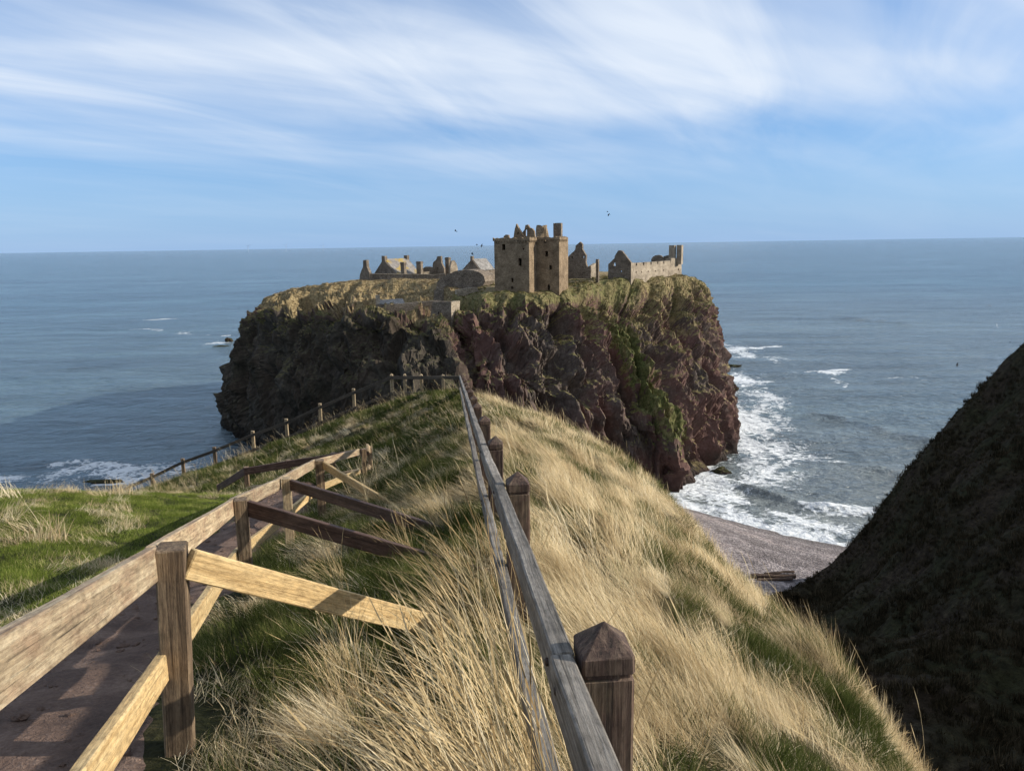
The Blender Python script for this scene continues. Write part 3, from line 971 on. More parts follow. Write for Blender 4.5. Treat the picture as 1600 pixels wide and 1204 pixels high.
for pts, w_, st in (([(1125, 700), (1190, 708), (1260, 720), (1320, 724)], 1.8, .8), ([(1138, 640), (1195, 652), (1230, 690)], 1.6, .8), ([(1130, 548), (1165, 546), (1215, 540)], 3.5, .85), ([(1225, 584), (1290, 580), (1335, 576)], 2.0, .9),
                    ([(1145, 602), (1190, 606), (1235, 612)], 2.0, .75), ([(1300, 590), (1325, 597), (1318, 607)], 1.2, .8), ([(1110, 770), (1180, 790), (1250, 815), (1330, 835)], 2.2, .85), ([(195, 493), (235, 498), (262, 500)], 2.0, .8), ([(222, 512), (260, 518), (300, 522), (355, 524)], 2.2, .85),
                    ([(0, 745), (60, 728), (130, 722), (190, 728)], 2.2, .9), ([(120, 745), (170, 738), (240, 730)], 2.0, .85), ([(180, 752), (250, 742), (320, 735)], 1.8, .8), ([(1370, 590), (1420, 591), (1475, 597)], 1.5, .6)):
    d = line_dist(SX, SY, [z0(*p) for p in pts]) + 1.2 * perlin(SX * 0.12, SY * 0.12, 3.3)
    foam = np.maximum(foam, st * np.exp(-(d / w_) ** 2))
# breaking and rolling waves in the cove: ridges along lines seen from the cliff
for pts, hgt, wid, fst, ffrom in (([(1100, 742), (1150, 757), (1200, 773), (1260, 792), (1350, 802), (1420, 808)], 1.5, 2.0, 1.0, 1235),
                                  ([(1250, 640), (1310, 652), (1390, 676), (1460, 690)], 1.1, 3.0, 0.0, 0),
                                  ([(1290, 722), (1350, 731), (1420, 742), (1480, 752)], 0.9, 2.5, 0.35, 0),
                                  ([(1290, 493), (1360, 500), (1430, 506)], 1.3, 5.0, 0.0, 0)):
    ln = [z0(*p) for p in pts]
    d = line_dist(SX, SY, ln)
    ends = np.clip((SX - ln[0][0] + 2) / 8, 0, 1) * np.clip((ln[-1][0] + 6 - SX) / 8, 0, 1)
    w = np.exp(-(d / wid) ** 2) * ends
    SZ = SZ + hgt * w * (0.8 + 0.4 * perlin(SX * 0.15, SY * 0.15, 8.8))
    if fst:
        fx = z0(ffrom, 795)[0] if ffrom else -999
        foam = np.maximum(foam, fst * w * np.clip((SX - fx) / 3, 0, 1))
silt_sheen = np.clip(1.1 - np.maximum(d_beach - 8, 0) / 170, 0, 1) * np.clip((SX + 5) / 25, 0, 1)
silt_sheen = np.maximum(silt_sheen, 0.55 * np.clip(1.3 - np.hypot(SX - 250, SY - 300) / 520, 0, 1))  # pale cloud reflection on the right-hand sea painted in as water colour
silt_sheen = np.maximum(silt_sheen, 0.22 * np.clip(1.2 - np.hypot(SX + 250, SY - 330) / 420, 0, 1))
foam = foam * np.clip(0.86 + 0.75 * fbm(SX * 0.11, SY * 0.07, 5.5, 3), 0.2, 1.15)
sea = grid_mesh('sea', SX, SY, SZ, M_SEA, True, {'foam': foam, 'silt_sheen': silt_sheen})
tag(sea, 'blue grey sea reaching to the horizon with white surf', 'sea', kind='structure')


def boulder(name, loc, size, label, cat, group=None, seed=0, mat=None):
    bm = bmesh.new()
    bmesh.ops.create_icosphere(bm, subdivisions=4, radius=1.0)
    co = np.array([v.co[:] for v in bm.verts])
    n = 1 + 0.45 * fbm(co[:, 0] * 1.1 + seed, co[:, 1] * 1.1, co[:, 2] * 1.1, 4, 0.6)
    for v, k in zip(bm.verts, n):
        v.co = Vector((v.co.x * size[0], v.co.y * size[1], v.co.z * size[2])) * float(k)
    me = bpy.data.meshes.new(name)
    bm.to_mesh(me); bm.free()
    me.materials.append(mat or M_ROCK)
    o = bpy.data.objects.new(name, me)
    o.location = loc
    COL.objects.link(o)
    return tag(o, label, cat, group)


for i, (px, py, s, lab) in enumerate(((358, 533, (2.2, 2.5, 2.0), 'small dark rock in surf at left foot of the headland'),
                                      (165, 752, (4.2, 1.0, 0.4), 'long dark skerry awash in white surf beyond green bank'),
                                      (345, 541, (4.5, 2.0, 0.5), 'flat dark reef just below the small rock left of headland'),
                                      (1146, 572, (3.2, 2.0, 0.7), 'low dark reef in surf right of the headland'),
                                      (1147, 608, (1.6, 1.8, 1.8), 'dark rock splashed by surf at right foot of headland'),
                                      (1126, 738, (2.2, 1.6, 1.2), 'dark rock at front right corner of the cliff foot'))):
    p = on_z(px, py, 0.0)
    boulder('sea_rock', (p.x, p.y, 0.0), s, lab, 'rock', 'rocks in the surf', i * 3.7)

# ------------------------------------------------------------------ castle ruins
def plane_uv(px, py, O, yaw):
    """where the sight line through a pixel meets the upright plane through O facing yaw degrees left of the camera"""
    n = np.array([-math.sin(R(yaw)), -math.cos(R(yaw)), 0.0])
    v = ray(px, py)
    c0 = np.array([0, 0, CAM_Z])
    t = np.dot(np.array(O) - c0, n) / np.dot(v, n)
    p = c0 + v * t
    return float((p[0] - O[0]) * math.cos(R(yaw)) - (p[1] - O[1]) * math.sin(R(yaw))), float(p[2] - O[2])


def panel(name, mat, parent, O, yaw, outline, holes=(), thick=0.9, uv=False, rag=0.0, seed=0):
    """masonry slab: outline (and openings) lie in an upright plane through O; it has real thickness behind that face"""
    rr = random.Random(seed)
    conv = (lambda q: q) if uv else (lambda q: plane_uv(q[0], q[1], O, yaw))
    base = [conv(q) for q in outline]
    lo = min(v for _, v in base)
    out = []
    for i, a in enumerate(base):
        b = base[(i + 1) % len(base)]
        out.append(a)
        L = math.hypot(b[0] - a[0], b[1] - a[1])
        if rag > 0 and max(a[1], b[1]) > lo + 1.0:
            n = int(L / 0.55)
            for k in range(1, n):
                t = k / n
                v = a[1] + (b[1] - a[1]) * t
                if v > lo + 1.0:
                    out.append((a[0] + (b[0] - a[0]) * t + rr.uniform(-rag, rag) * 0.4, v + rr.uniform(-rag, rag)))
    loops = [out] + [[conv(q) for q in h] for h in holes]
    tris = tessellate_polygon([[Vector((u, v, 0)) for u, v in lp] for lp in loops])
    flatp = [q for lp in loops for q in lp]
    t_ = Vector((math.cos(R(yaw)), -math.sin(R(yaw)), 0))
    n_ = Vector((-math.sin(R(yaw)), -math.cos(R(yaw)), 0))
    O = Vector(O)
    off = O - (parent.location if parent else Vector())
    fr = [off + t_ * u + Vector((0, 0, v)) for u, v in flatp]
    bk = [p - n_ * thick for p in fr]
    N = len(fr)
    faces = []
    for tr in tris:
        a, b, c = (fr[i] for i in tr)
        if (b - a).cross(c - a).dot(n_) < 0:
            tr = (tr[0], tr[2], tr[1])
        faces.append(tuple(tr))
        faces.append((tr[0] + N, tr[2] + N, tr[1] + N))
    k = 0
    for lp in loops:
        m = len(lp)
        for i in range(m):
            faces.append((k + i, k + (i + 1) % m, k + (i + 1) % m + N, k + i + N))
        k += m
    o = mesh_obj(name, fr + bk, faces, mat, parent)
    bm = bmesh.new(); bm.from_mesh(o.data)
    bmesh.ops.recalc_face_normals(bm, faces=bm.faces[:])
    bm.to_mesh(o.data); bm.free()
    return o


def rect(x0, y0, x1, y1):
    return [(x0, y0), (x1, y0), (x1, y1), (x0, y1)]


def slab(name, mat, parent, quad, thick):
    """a sheet such as a roof slope through four world points, with thickness"""
    q = [Vector(p) - parent.location for p in quad]
    n = (q[1] - q[0]).cross(q[3] - q[0]).normalized()
    if n.z < 0: n = -n
    v = q + [p + n * thick for p in q]
    return mesh_obj(name, v, [(3, 2, 1, 0), (4, 5, 6, 7), (0, 1, 5, 4), (1, 2, 6, 5), (2, 3, 7, 6), (3, 0, 4, 7)], mat, parent)


def stack(name, mat, parent, px0, px1, ytop, ybot, d, yaw, depth, cope=True, notch=False):
    """chimney stack with a projecting cope"""
    O = at((px0 + px1) / 2, ybot, d)
    u0, vt = plane_uv(px0, ytop, O, yaw)
    u1, _ = plane_uv(px1, ytop, O, yaw)
    o = panel(name, mat, parent, O, yaw, [(u0, -1.5), (u1, -1.5), (u1, vt), (u1 * 0.2 + u0 * 0.8, vt)] + ([((u0 * .55 + u1 * .45), vt - 0.6)] if notch else []) + [(u0, vt)], (), depth, True, 0.05, int(px0))
    if cope:
        e = 0.12
        n_ = Vector((-math.sin(R(yaw)), -math.cos(R(yaw)), 0))
        panel('cope', mat, o if False else parent, O + n_ * e, yaw, [(u0 - e, vt - 0.5), (u1 + e, vt - 0.5), (u1 + e, vt - 0.22), (u0 - e, vt - 0.22)], (), depth + 2 * e, True)
    return o


# --- the keep (L plan tower)
YK = 20.0
K0 = at(773.5, 456, 165)
keep = empty('tower_keep', K0, 'tall L shaped stone tower keep with ruined cap house at the cliff edge', 'tower')
tK = Vector((math.cos(R(YK)), -math.sin(R(YK)), 0)); nK = Vector((-math.sin(R(YK)), -math.cos(R(YK)), 0))
WA, DB, WC, DD = 8.1, 5.4, 5.2, 6.4
top = at(773.5, 373.5, 165).z - K0.z


def uvrect(u0, v0, u1, v1):
    return [(u0, v0), (u1, v0), (u1, v1), (u0, v1)]


s_ = 165 / F


def hole_at(px, py, w, h, O, yaw):
    u, v = plane_uv(px, py, O, yaw)
    return uvrect(u - w / 2, v - h / 2, u + w / 2, v + h / 2)


holesA = [hole_at(787, 386, 0.75, 1.25, K0, YK), hole_at(812.5, 409.5, 0.75, 1.6, K0, YK), hole_at(800.5, 437.5, 0.5, 0.9, K0, YK), hole_at(818, 389, 0.35, 0.4, K0, YK), hole_at(800.5, 449.5, 0.55, 0.5, K0, YK)]
panel('wall', M_STONE, keep, K0, YK, [(0, -4), (WA, -4), (WA, top), (0, top)], holesA, 1.1, True)
OB = K0 + tK * WA
YB = YK - 90
kB = OB - nK * 1.1
panel('wall', M_STONE, keep, OB - nK * 0.004, YB, [(1.1, -4), (DB, -4), (DB, top), (1.1, top)], [uvrect(3.6, top - 6.6, 4.0, top - 4.9)], 1.1, True)
OC = OB - nK * DB
holesC = [hole_at(854, 396.5, 0.65, 1.15, OC, YK), hole_at(860, 418, 0.6, 1.0, OC, YK), hole_at(852, 377, 0.65, 0.75, OC, YK), hole_at(857.5, 449, 0.55, 1.2, OC, YK)]
panel('wall', M_STONE, keep, OC, YK, [(0.004, -4), (WC, -4), (WC, top + 0.1), (0.004, top + 0.1)], holesC, 1.1, True)
OD = OC + tK * WC
panel('wall', M_STONE, keep, OD - nK * 0.004, YB, [(1.1, -4), (DD, -4), (DD, top + 0.1), (1.1, top + 0.1)], [uvrect(3.2, 2.6, 3.5, 3.2)], 1.1, True)
OE = OD - nK * DD                                   # back and left walls
TOTD = DB + DD
panel('wall', M_STONE, keep, K0 - nK * TOTD, YK, [(0, -4), (WA + WC, -4), (WA + WC, top), (0, top)], [uvrect(2, top - 3.2, 2.8, top - 1.8)], 1.0, True)
panel('wall', M_STONE, keep, K0 - nK * TOTD, YK + 90, [(0.004, -4), (TOTD - 1.1, -4), (TOTD - 1.1, top), (0.004, top)], [], 1.0, True)
fl = [K0 + tK * 0.9 - nK * 0.9, K0 + tK * (WA - 0.9) - nK * 0.9, K0 + tK * (WA - 0.9) - nK * (TOTD - 0.5), K0 + tK * 0.9 - nK * (TOTD - 0.5)]
slab('light_block', M_STONE_GREY, keep, [p + Vector((0, 0, top - 0.9)) for p in fl], 0.25)  # added slab, unseen: closes the open keep so its windows stay dark
fl = [OC + tK * 0.2 - nK * 0.9, OC + tK * (WC - 0.9) - nK * 0.9, OC + tK * (WC - 0.9) - nK * (DD - 0.5), OC + tK * 0.2 - nK * (DD - 0.5)]
slab('light_block', M_STONE_GREY, keep, [p + Vector((0, 0, top - 0.9)) for p in fl], 0.25)  # same added slab, darkening the inside of the wing
# corbelled parapet, uneven along its top
for O, yw, L, dz in ((K0, YK, WA, 0), (OB, YB, DB - 0.2, 0), (OC, YK, WC, 0.1), (OD, YB, DD, 0.1)):
    n_ = Vector((-math.sin(R(yw)), -math.cos(R(yw)), 0))
    e = 0.22
    u0 = -e + (0.26 if yw == YK and O is OC else 0)
    pts = [(u0, top + dz - 0.45), (L + e - 0.004, top + dz - 0.45)]
    rr = random.Random(int(L * 100))
    k = int((L + e - u0) / 0.45)
    pts += [(L + e - 0.004 - (L + e - u0) * i / k, top + dz + rr.uniform(-0.05, 0.32)) for i in range(k + 1)]
    panel('parapet', M_STONE, keep, O + n_ * e, yw, pts, (), 0.65 if yw == YK else 0.6, True)
    nc = int(L / 0.6)
    for i in range(nc):                               # corbels under the parapet
        u = (i + 0.5) * L / nc
        panel('corbel', M_STONE, keep, O + n_ * (e - 0.04), yw, uvrect(u - 0.13, top + dz - 0.85, u + 0.13, top + dz - 0.453), (), e - 0.05, True)
# cap house gables and stacks over the tower
OT = K0 - nK * 3.2
panel('cap_gable', M_STONE, keep, OT, YK, [(801.5, 376), (803, 366), (804.5, 357), (806.8, 349.6), (809, 354), (812, 359), (815.5, 364), (819.5, 370), (820, 376)], [rect(808.7, 362.5, 810.2, 366.5)], 0.8, False, 0.10, 3)
panel('cap_gable', M_STONE, keep, OT - nK * 0.9, YK, [(816, 376), (817, 362), (819.5, 358.5), (821, 351.5), (824.5, 351), (827.5, 356), (831, 356.5), (834.5, 361), (836.5, 376)], [rect(820.2, 359, 823.4, 368.5)], 0.8, False, 0.10, 4)
OT2 = OC - nK * 1.4
stack('chimney', M_STONE_GREY, keep, 864.5, 876.5, 348.5, 374, 172, YK, 1.3, False, True)
panel('small_stack', M_STONE, keep, OT, YK, [(786, 377), (787, 369), (790, 366.5), (794, 367), (795, 377)], (), 0.9, False, 0.06, 5)
# round stair turret head, broken
cen = at(847, 373, 171)
vs, fs = [], []
NT, NR = 20, 7
for j in range(NR):
    zz = -0.8 + j * 0.66
    for i in range(NT):
        a = 2 * math.pi * i / NT
        rr_ = 1.68 - 0.08 * j + 0.14 * math.sin(3 * a + j) + random.uniform(-0.06, 0.06)
        zt = zz + (0.45 * math.sin(2 * a + 1) + random.uniform(-0.15, 0.15) if j == NR - 1 else 0)
        vs.append(cen - K0 + Vector((math.cos(a) * rr_, math.sin(a) * rr_, min(zt, 3.1))))
for j in range(NR - 1):
    for i in range(NT):
        fs.append((j * NT + i, j * NT + (i + 1) % NT, (j + 1) * NT + (i + 1) % NT, (j + 1) * NT + i))
fs.append(tuple((NR - 1) * NT + i for i in range(NT)))
mesh_obj('stair_turret', vs, fs, M_STONE, keep)


# --- ruins right of the keep
def z4(x, y):
    return (880 + x / 8.0, 370 + y / 8.0)


O1 = at(905, 431, 182)
r1 = empty('ruined_gable', O1, 'tall jagged ruined gable just right of the keep', 'ruin')
panel('gable_wall', M_STONE_GREY, r1, O1, 24, [z4(*p) for p in ((40, 520), (60, 250), (150, 160), (155, 110), (185, 85), (210, 62), (238, 90), (236, 150), (285, 235), (280, 310), (300, 375), (345, 370), (345, 520))],
      [[z4(*p) for p in ((108, 250), (120, 250), (120, 275), (108, 275))], [z4(*p) for p in ((240, 240), (262, 240), (262, 264), (240, 264))]], 0.9, False, 0.12, 6)
O1b = at(923, 431, 181)
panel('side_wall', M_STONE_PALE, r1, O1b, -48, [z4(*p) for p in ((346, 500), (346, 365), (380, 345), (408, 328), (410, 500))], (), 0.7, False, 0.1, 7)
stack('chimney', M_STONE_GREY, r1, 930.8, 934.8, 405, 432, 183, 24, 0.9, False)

O2 = at(965, 436, 190)
r2 = empty('long_range', O2, 'long roofless range with pale crenellated wall and twin chimney stacks', 'ruin')
panel('gable_wall', M_STONE_GREY, r2, O2, 28, [z4(*p) for p in ((560, 560), (563, 340), (600, 308), (640, 270), (645, 238), (690, 168), (740, 180), (790, 250), (847, 322), (847, 560))],
      [[z4(*p) for p in ((622, 325), (655, 325), (655, 365), (622, 365))], [z4(*p) for p in ((708, 422), (732, 422), (732, 440), (708, 440))]], 0.9, False, 0.1, 8)
O3 = Vector(O2) + Vector((math.cos(R(28)), -math.sin(R(28)), 0)) * plane_uv(*z4(847, 400), O2, 28)[0]
crn = [z4(848, 620), z4(848, 325)]
xs = [848, 905, 906, 925, 926, 995, 996, 1015, 1016, 1090, 1091, 1105, 1106, 1175, 1176, 1188, 1189, 1250, 1251, 1265, 1266, 1335, 1336]
for i, xx in enumerate(xs[1:]):
    tt = (xx - 848) / 490.0
    y = 330 - 32 * tt + (45 if (i // 2) % 2 == 1 and i % 4 in (1, 2) else 0)
    if i % 4 in (1, 2): y = 330 - 32 * tt + 34
    crn.append(z4(xx, y))
crn += [z4(1345, 296), z4(1345, 560)]
slits = [[z4(a - 5, b - 9), z4(a + 5, b - 9), z4(a + 5, b + 9), z4(a - 5, b + 9)] for a, b in ((912, 442), (980, 440), (1062, 432), (1155, 427), (1252, 418))]
YL = -52
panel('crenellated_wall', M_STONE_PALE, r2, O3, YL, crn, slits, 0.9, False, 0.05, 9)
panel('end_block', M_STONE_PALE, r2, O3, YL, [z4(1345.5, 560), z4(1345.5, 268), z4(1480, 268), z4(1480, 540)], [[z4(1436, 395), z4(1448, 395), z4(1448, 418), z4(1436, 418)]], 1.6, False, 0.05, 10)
uA, vA = plane_uv(*z4(1345, 300), O3, YL)
tL = Vector((math.cos(R(YL)), -math.sin(R(YL)), 0))
pe = Vector(O3) + tL * uA
d_e = (pe - Vector((0, 0, CAM_Z))).dot(Vector(ray(800, 602)))
for a, b, yt in ((1322, 1390, 107), (1420, 1480, 103)):
    stack('chimney', M_STONE_PALE, r2, *[880 + q / 8 for q in (a, b)], 370 + yt / 8, 370 + 275 / 8, d_e + 1.5, 30, 1.6, False)
O5 = at(*z4(1180, 330), d_e + 8)
r5 = empty('vaulted_ruin', O5, 'dark round topped ruined gable behind the crenellated wall', 'ruin')
panel('gable_wall', M_STONE_GREY, r5, O5, 26, [z4(*p) for p in ((1095, 420), (1100, 280), (1120, 248), (1150, 232), (1190, 226), (1225, 236), (1252, 262), (1258, 240), (1330, 228), (1335, 420))], (), 0.9, False, 0.06, 11)


# --- buildings at the back left
def z2(x, y):
    return (550 + x / 6.957, 390 + y / 6.957)


D2 = 226.0


def house(name, label, cat, gable, ridge_i, eaves, length, yaw, d, mat, roof_mat, chim=(), rough=0.0, overhang=0.15):
    """gable outline in zoom pixels; eaves = indices of (left eave, ridge, right eave) points in it"""
    px = [z2(*p) for p in gable]
    O = at(px[0][0], px[0][1], d)
    e = empty(name, O, label, cat)
    panel('wall', mat, e, O, yaw, px, (), length, False, rough, 12)
    t_ = Vector((math.cos(R(yaw)), -math.sin(R(yaw)), 0)); n_ = Vector((-math.sin(R(yaw)), -math.cos(R(yaw)), 0))
    pt = []
    for i in eaves:
        u, v = plane_uv(*px[i], O, yaw)
        pt.append(O + t_ * u + Vector((0, 0, v)))
    l, r_, q = pt
    for a, b in ((l, r_), (q, r_)):
        dirn = (a - r_).normalized() * overhang
        slab('roof', roof_mat, e, [a + dirn - n_ * 0.35 + Vector((0, 0, 0.02)), r_ - n_ * 0.35 + Vector((0, 0, 0.02)), r_ - n_ * (length - 0.35) + Vector((0, 0, 0.02)), a + dirn - n_ * (length - 0.35) + Vector((0, 0, 0.02))], 0.16)
    return e, O, t_, n_, r_


e, O, t_, n_, rg = house('slate_house', 'restored house with lichen covered slate roof and gable chimneys', 'house',
                         [(225, 330), (225, 285), (340, 105), (480, 270), (480, 330)], 2, (1, 2, 3), 9.5, 42, D2, M_STONE_GREY, M_SLATE)
for k_, nm in ((0.0, 'near'), (8.6, 'far')):
    c0 = rg - n_ * k_
    panel('chimney', M_STONE_GREY, e, c0 - t_ * 0.75 + n_ * 0.02, 42, uvrect(0, -1.3, 1.5, 1.0), (), 0.9, True)
O = at(*z2(100, 320), 222)
e = empty('end_gable', O, 'narrow ruined gable with a tall chimney at the far left', 'ruin')
panel('gable_wall', M_STONE_GREY, e, O, 35, [z2(*p) for p in ((80, 360), (85, 270), (120, 185), (120, 115), (155, 112), (160, 185), (188, 250), (192, 360))], (), 1.0, False, 0.06, 14)
panel('side_wall', M_STONE_PALE, e, at(*z2(120, 320), 221.8), -20, [z2(*p) for p in ((121, 345), (150, 185), (163, 185), (165, 345))], (), 0.4, False, 0.04, 15)
# low courtyard wall, in lengths with gaps of light between
O = at(*z2(200, 320), 214)
lw = empty('courtyard_wall', O, 'long low dark courtyard wall with pale coping behind the grass mound', 'wall')
for i, (a, b, t0, t1) in enumerate(((192, 375, 262, 268), (380, 555, 266, 270), (560, 730, 268, 272), (735, 905, 270, 274), (908, 1010, 272, 262))):
    panel('wall_length', M_STONE_GREY, lw, O, 4, [z2(a, 390), z2(a, t0), z2(b - 3, t1), z2(b - 3, 390)], (), 0.7, False, 0.03, 20 + i)
    panel('coping', M_STONE_PALE, lw, Vector(O) + Vector((0, -0.12, 0)), 4, [z2(a, t0 + 3), z2(a, t0 - 4), z2(b - 3, t1 - 4), z2(b - 3, t1 + 3)], (), 0.95, False)
for nm, lab, spec, dd_ in (('lone_chimney', 'dark square chimney stack in front of the lichen roof', (525, 563, 136, 300), 219),
                           ('lone_chimney', 'chimney stack with lit side right of the slate house', (697, 745, 128, 300), 222),
                           ('lone_chimney', 'slim dark chimney stack between broken walls', (1010, 1050, 84, 300), 230)):
    O = at(*z2((spec[0] + spec[1]) / 2, spec[3]), dd_)
    e = empty(nm, O, lab, 'chimney', 'free standing chimney stacks')
    stack('shaft', M_STONE_GREY, e, z2(spec[0], 0)[0], z2(spec[1], 0)[0], z2(0, spec[2])[1], z2(0, spec[3])[1], dd_, 30, 1.1, True)
O = at(*z2(880, 290), 228)
e = empty('broken_wall', O, 'jagged broken tower wall rising above low ruins', 'ruin')
panel('wall', M_STONE_GREY, e, O, 25, [z2(*p) for p in ((760, 320), (772, 205), (800, 185), (875, 190), (880, 140), (915, 110), (925, 74), (965, 70), (972, 150), (1000, 205), (1000, 320))], [[z2(*p) for p in ((925, 190), (938, 190), (938, 215), (925, 215))]], 0.9, False, 0.1, 30)
panel('low_wall', M_STONE_PALE, e, at(*z2(815, 290), 226), -25, [z2(*p) for p in ((775, 320), (778, 240), (845, 238), (848, 320))], (), 0.6, False, 0.06, 31)
O = at(*z2(1110, 290), 224)
e = empty('pale_gable', O, 'pale sunlit stub of gable wall left of the small roofed house', 'ruin')
panel('wall', M_STONE_PALE, e, O, -38, [z2(*p) for p in ((1068, 320), (1072, 180), (1085, 122), (1115, 118), (1135, 150), (1150, 200), (1160, 320))], (), 0.9, False, 0.08, 32)
e, O, t_, n_, rg = house('roofed_house', 'small roofed house with end chimney left of the keep', 'house',
                         [(1195, 320), (1195, 222), (1300, 105), (1392, 225), (1392, 320)], 2, (1, 2, 3), 7.0, 36, 215, M_STONE_GREY, M_SLATE2)
panel('chimney', M_STONE_GREY, e, rg - t_ * 0.45 + n_ * 0.02, 36, uvrect(0, -1.0, 0.8, 0.9), (), 0.7, True)
O = at(*z2(1495, 320), 212)
e = empty('low_ruin', O, 'low dark block of ruined wall between small house and keep', 'ruin')
panel('wall', M_STONE_GREY, e, O, 20, [z2(*p) for p in ((1462, 360), (1465, 246), (1500, 250), (1525, 262), (1528, 360))], (), 1.2, False, 0.08, 33)

# --- rounded dark masonry mound, pale parapet and the gatehouse below it
O = at(722, 450, 184)
e = empty('vaulted_mound', O, 'dark lens shaped masonry mound with grassy top left of the keep', 'ruin')
panel('wall', M_STONE_GREY, e, O, 22, [(680, 455), (684, 439), (695, 430), (711, 423.5), (730, 421.5), (747, 424.5), (756, 431), (758, 440), (750, 455)], (), 6.0, False, 0.12, 41)
O = at(730, 462, 171)
e = empty('pale_parapet', O, 'short pale sunlit parapet wall beside the mound', 'wall')
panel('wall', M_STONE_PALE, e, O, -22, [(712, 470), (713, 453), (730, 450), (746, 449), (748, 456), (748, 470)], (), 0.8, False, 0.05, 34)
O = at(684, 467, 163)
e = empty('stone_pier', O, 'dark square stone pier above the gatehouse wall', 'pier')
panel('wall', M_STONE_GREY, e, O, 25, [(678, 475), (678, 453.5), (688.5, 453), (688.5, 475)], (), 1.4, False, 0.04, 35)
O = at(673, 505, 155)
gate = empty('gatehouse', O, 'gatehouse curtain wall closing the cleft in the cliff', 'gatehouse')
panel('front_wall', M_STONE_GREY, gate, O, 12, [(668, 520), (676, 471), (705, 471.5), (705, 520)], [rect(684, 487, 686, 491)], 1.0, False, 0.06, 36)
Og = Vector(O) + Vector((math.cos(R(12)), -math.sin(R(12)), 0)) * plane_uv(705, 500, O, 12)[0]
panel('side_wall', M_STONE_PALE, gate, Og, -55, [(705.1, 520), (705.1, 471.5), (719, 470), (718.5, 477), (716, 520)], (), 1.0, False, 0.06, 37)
panel('curtain_wall', M_STONE_GREY, gate, at(640, 490, 158), -8, [(600, 500), (604, 477), (640, 473), (686, 469), (690, 500)], (), 0.9, False, 0.08, 38)
O = at(600, 478, 166)
gh = empty('gate_lodge', O, 'small lodge with pale slate roof behind the curtain wall', 'house')
panel('wall', M_STONE_GREY, gh, O, -8, [(588, 488), (588, 475), (630, 474), (630, 488)], (), 2.6, False, 0, 39)
lodge = [at(592, 475.5, 165.8), at(633, 475, 165.8), at(629, 467, 169), at(594, 469.5, 169)]
slab('roof', M_SLATE2, gh, lodge, 0.15)
stack('chimney', M_STONE_PALE, gh, 586.5, 593, 461, 480, 166.5, -8, 0.9, False)

# driftwood at the back of the beach
p0, p1 = on_z(1172, 903, 3.6), on_z(1244, 904, 3.6)
log = empty('driftwood_pile', p0, 'dark driftwood logs lying at the back of the shingle beach', 'driftwood')
for k, (a, b, r_) in enumerate((((0, 0, 0.3), (1, 0, 0.5), 0.42), ((0.1, -0.8, 0.2), (0.9, -0.6, 0.3), 0.32), ((0.3, 0.2, 0.9), (0.98, 0.1, 0.95), 0.25))):
    A = p0.lerp(p1, a[0]) + Vector((0, a[1], a[2])); B = p0.lerp(p1, b[0]) + Vector((0, b[1], b[2]))
    timber('log', A, B, r_ * 1.6, r_ * 1.6, M_POST_DARK, log, warp=0.12, seed=k, bevel=0.18)

# ------------------------------------------------------------------ fences
def post_mesh(w, h, cap, seed=0):
    """square post along local X (0..h); capped posts have a grooved pyramid head"""
    rr = random.Random(seed)
    rings = [(0, 1.0), (h * 0.3, 1.0), (h * 0.6, 1.0)]
    if cap == 'head':
        rings = [(h - 0.139, 0.90), (h - 0.128, 0.90), (h - 0.123, 1.0), (h - 0.078, 1.0), (h - 0.072, 0.97), (h, 0.02)]
    elif cap == 'shaft':
        rings += [(h - 0.145, 1.0), (h - 0.140, 0.90)]
    elif cap:
        rings += [(h - 0.145, 1.0), (h - 0.140, 0.90), (h - 0.128, 0.90), (h - 0.123, 1.0), (h - 0.078, 1.0), (h - 0.072, 0.97), (h, 0.02)]
    else:
        rings += [(h - 0.006, 1.0), (h, 0.93)]
    vs, fs = [], []
    c = w * 0.06
    prof = [(-w / 2 + c, -w / 2), (w / 2 - c, -w / 2), (w / 2, -w / 2 + c), (w / 2, w / 2 - c), (w / 2 - c, w / 2), (-w / 2 + c, w / 2), (-w / 2, w / 2 - c), (-w / 2, -w / 2 + c)]
    for x_, k in rings:
        j = 0.0 if k < 0.5 else 0.0015
        for a, b in prof:
            vs.append((x_ + rr.uniform(-j, j), a * k + rr.uniform(-j, j), b * k + rr.uniform(-j, j)))
    m = len(prof)
    for i in range(len(rings) - 1):
        for k in range(m):
            fs.append((i * m + k, i * m + (k + 1) % m, (i + 1) * m + (k + 1) % m, (i + 1) * m + k))
    fs.append(tuple(range(m))[::-1])
    fs.append(tuple((len(rings) - 1) * m + k for k in range(m)))
    return vs, fs


def post(parent, foot_p, h, w, mat, cap=False, yaw=0.0, lean=(0, 0), seed=0):
    vs, fs = post_mesh(w, h, 'shaft' if cap else False, seed)
    o = mesh_obj('post', vs, fs, mat, parent)
    if cap:
        vs, fs = post_mesh(w, h, 'head', seed)
        mesh_obj('post_cap', vs, fs, mat, o)
    up = Vector((lean[0], lean[1], 1)).normalized()
    ey = Vector((math.cos(yaw), math.sin(yaw), 0)); ez = up.cross(ey).normalized(); ey = ez.cross(up)
    M = Matrix((up, ey, ez)).transposed().to_4x4()
    M.translation = Vector(foot_p) - parent.location
    o.matrix_local = M
    return o


def gz(x_, y_):
    return float(ground(np.array([x_]), np.array([y_]))[0])


M_BOLT = simple_mat('rusty_bolt', (0.05, 0.035, 0.028), 0.6, 0.6)


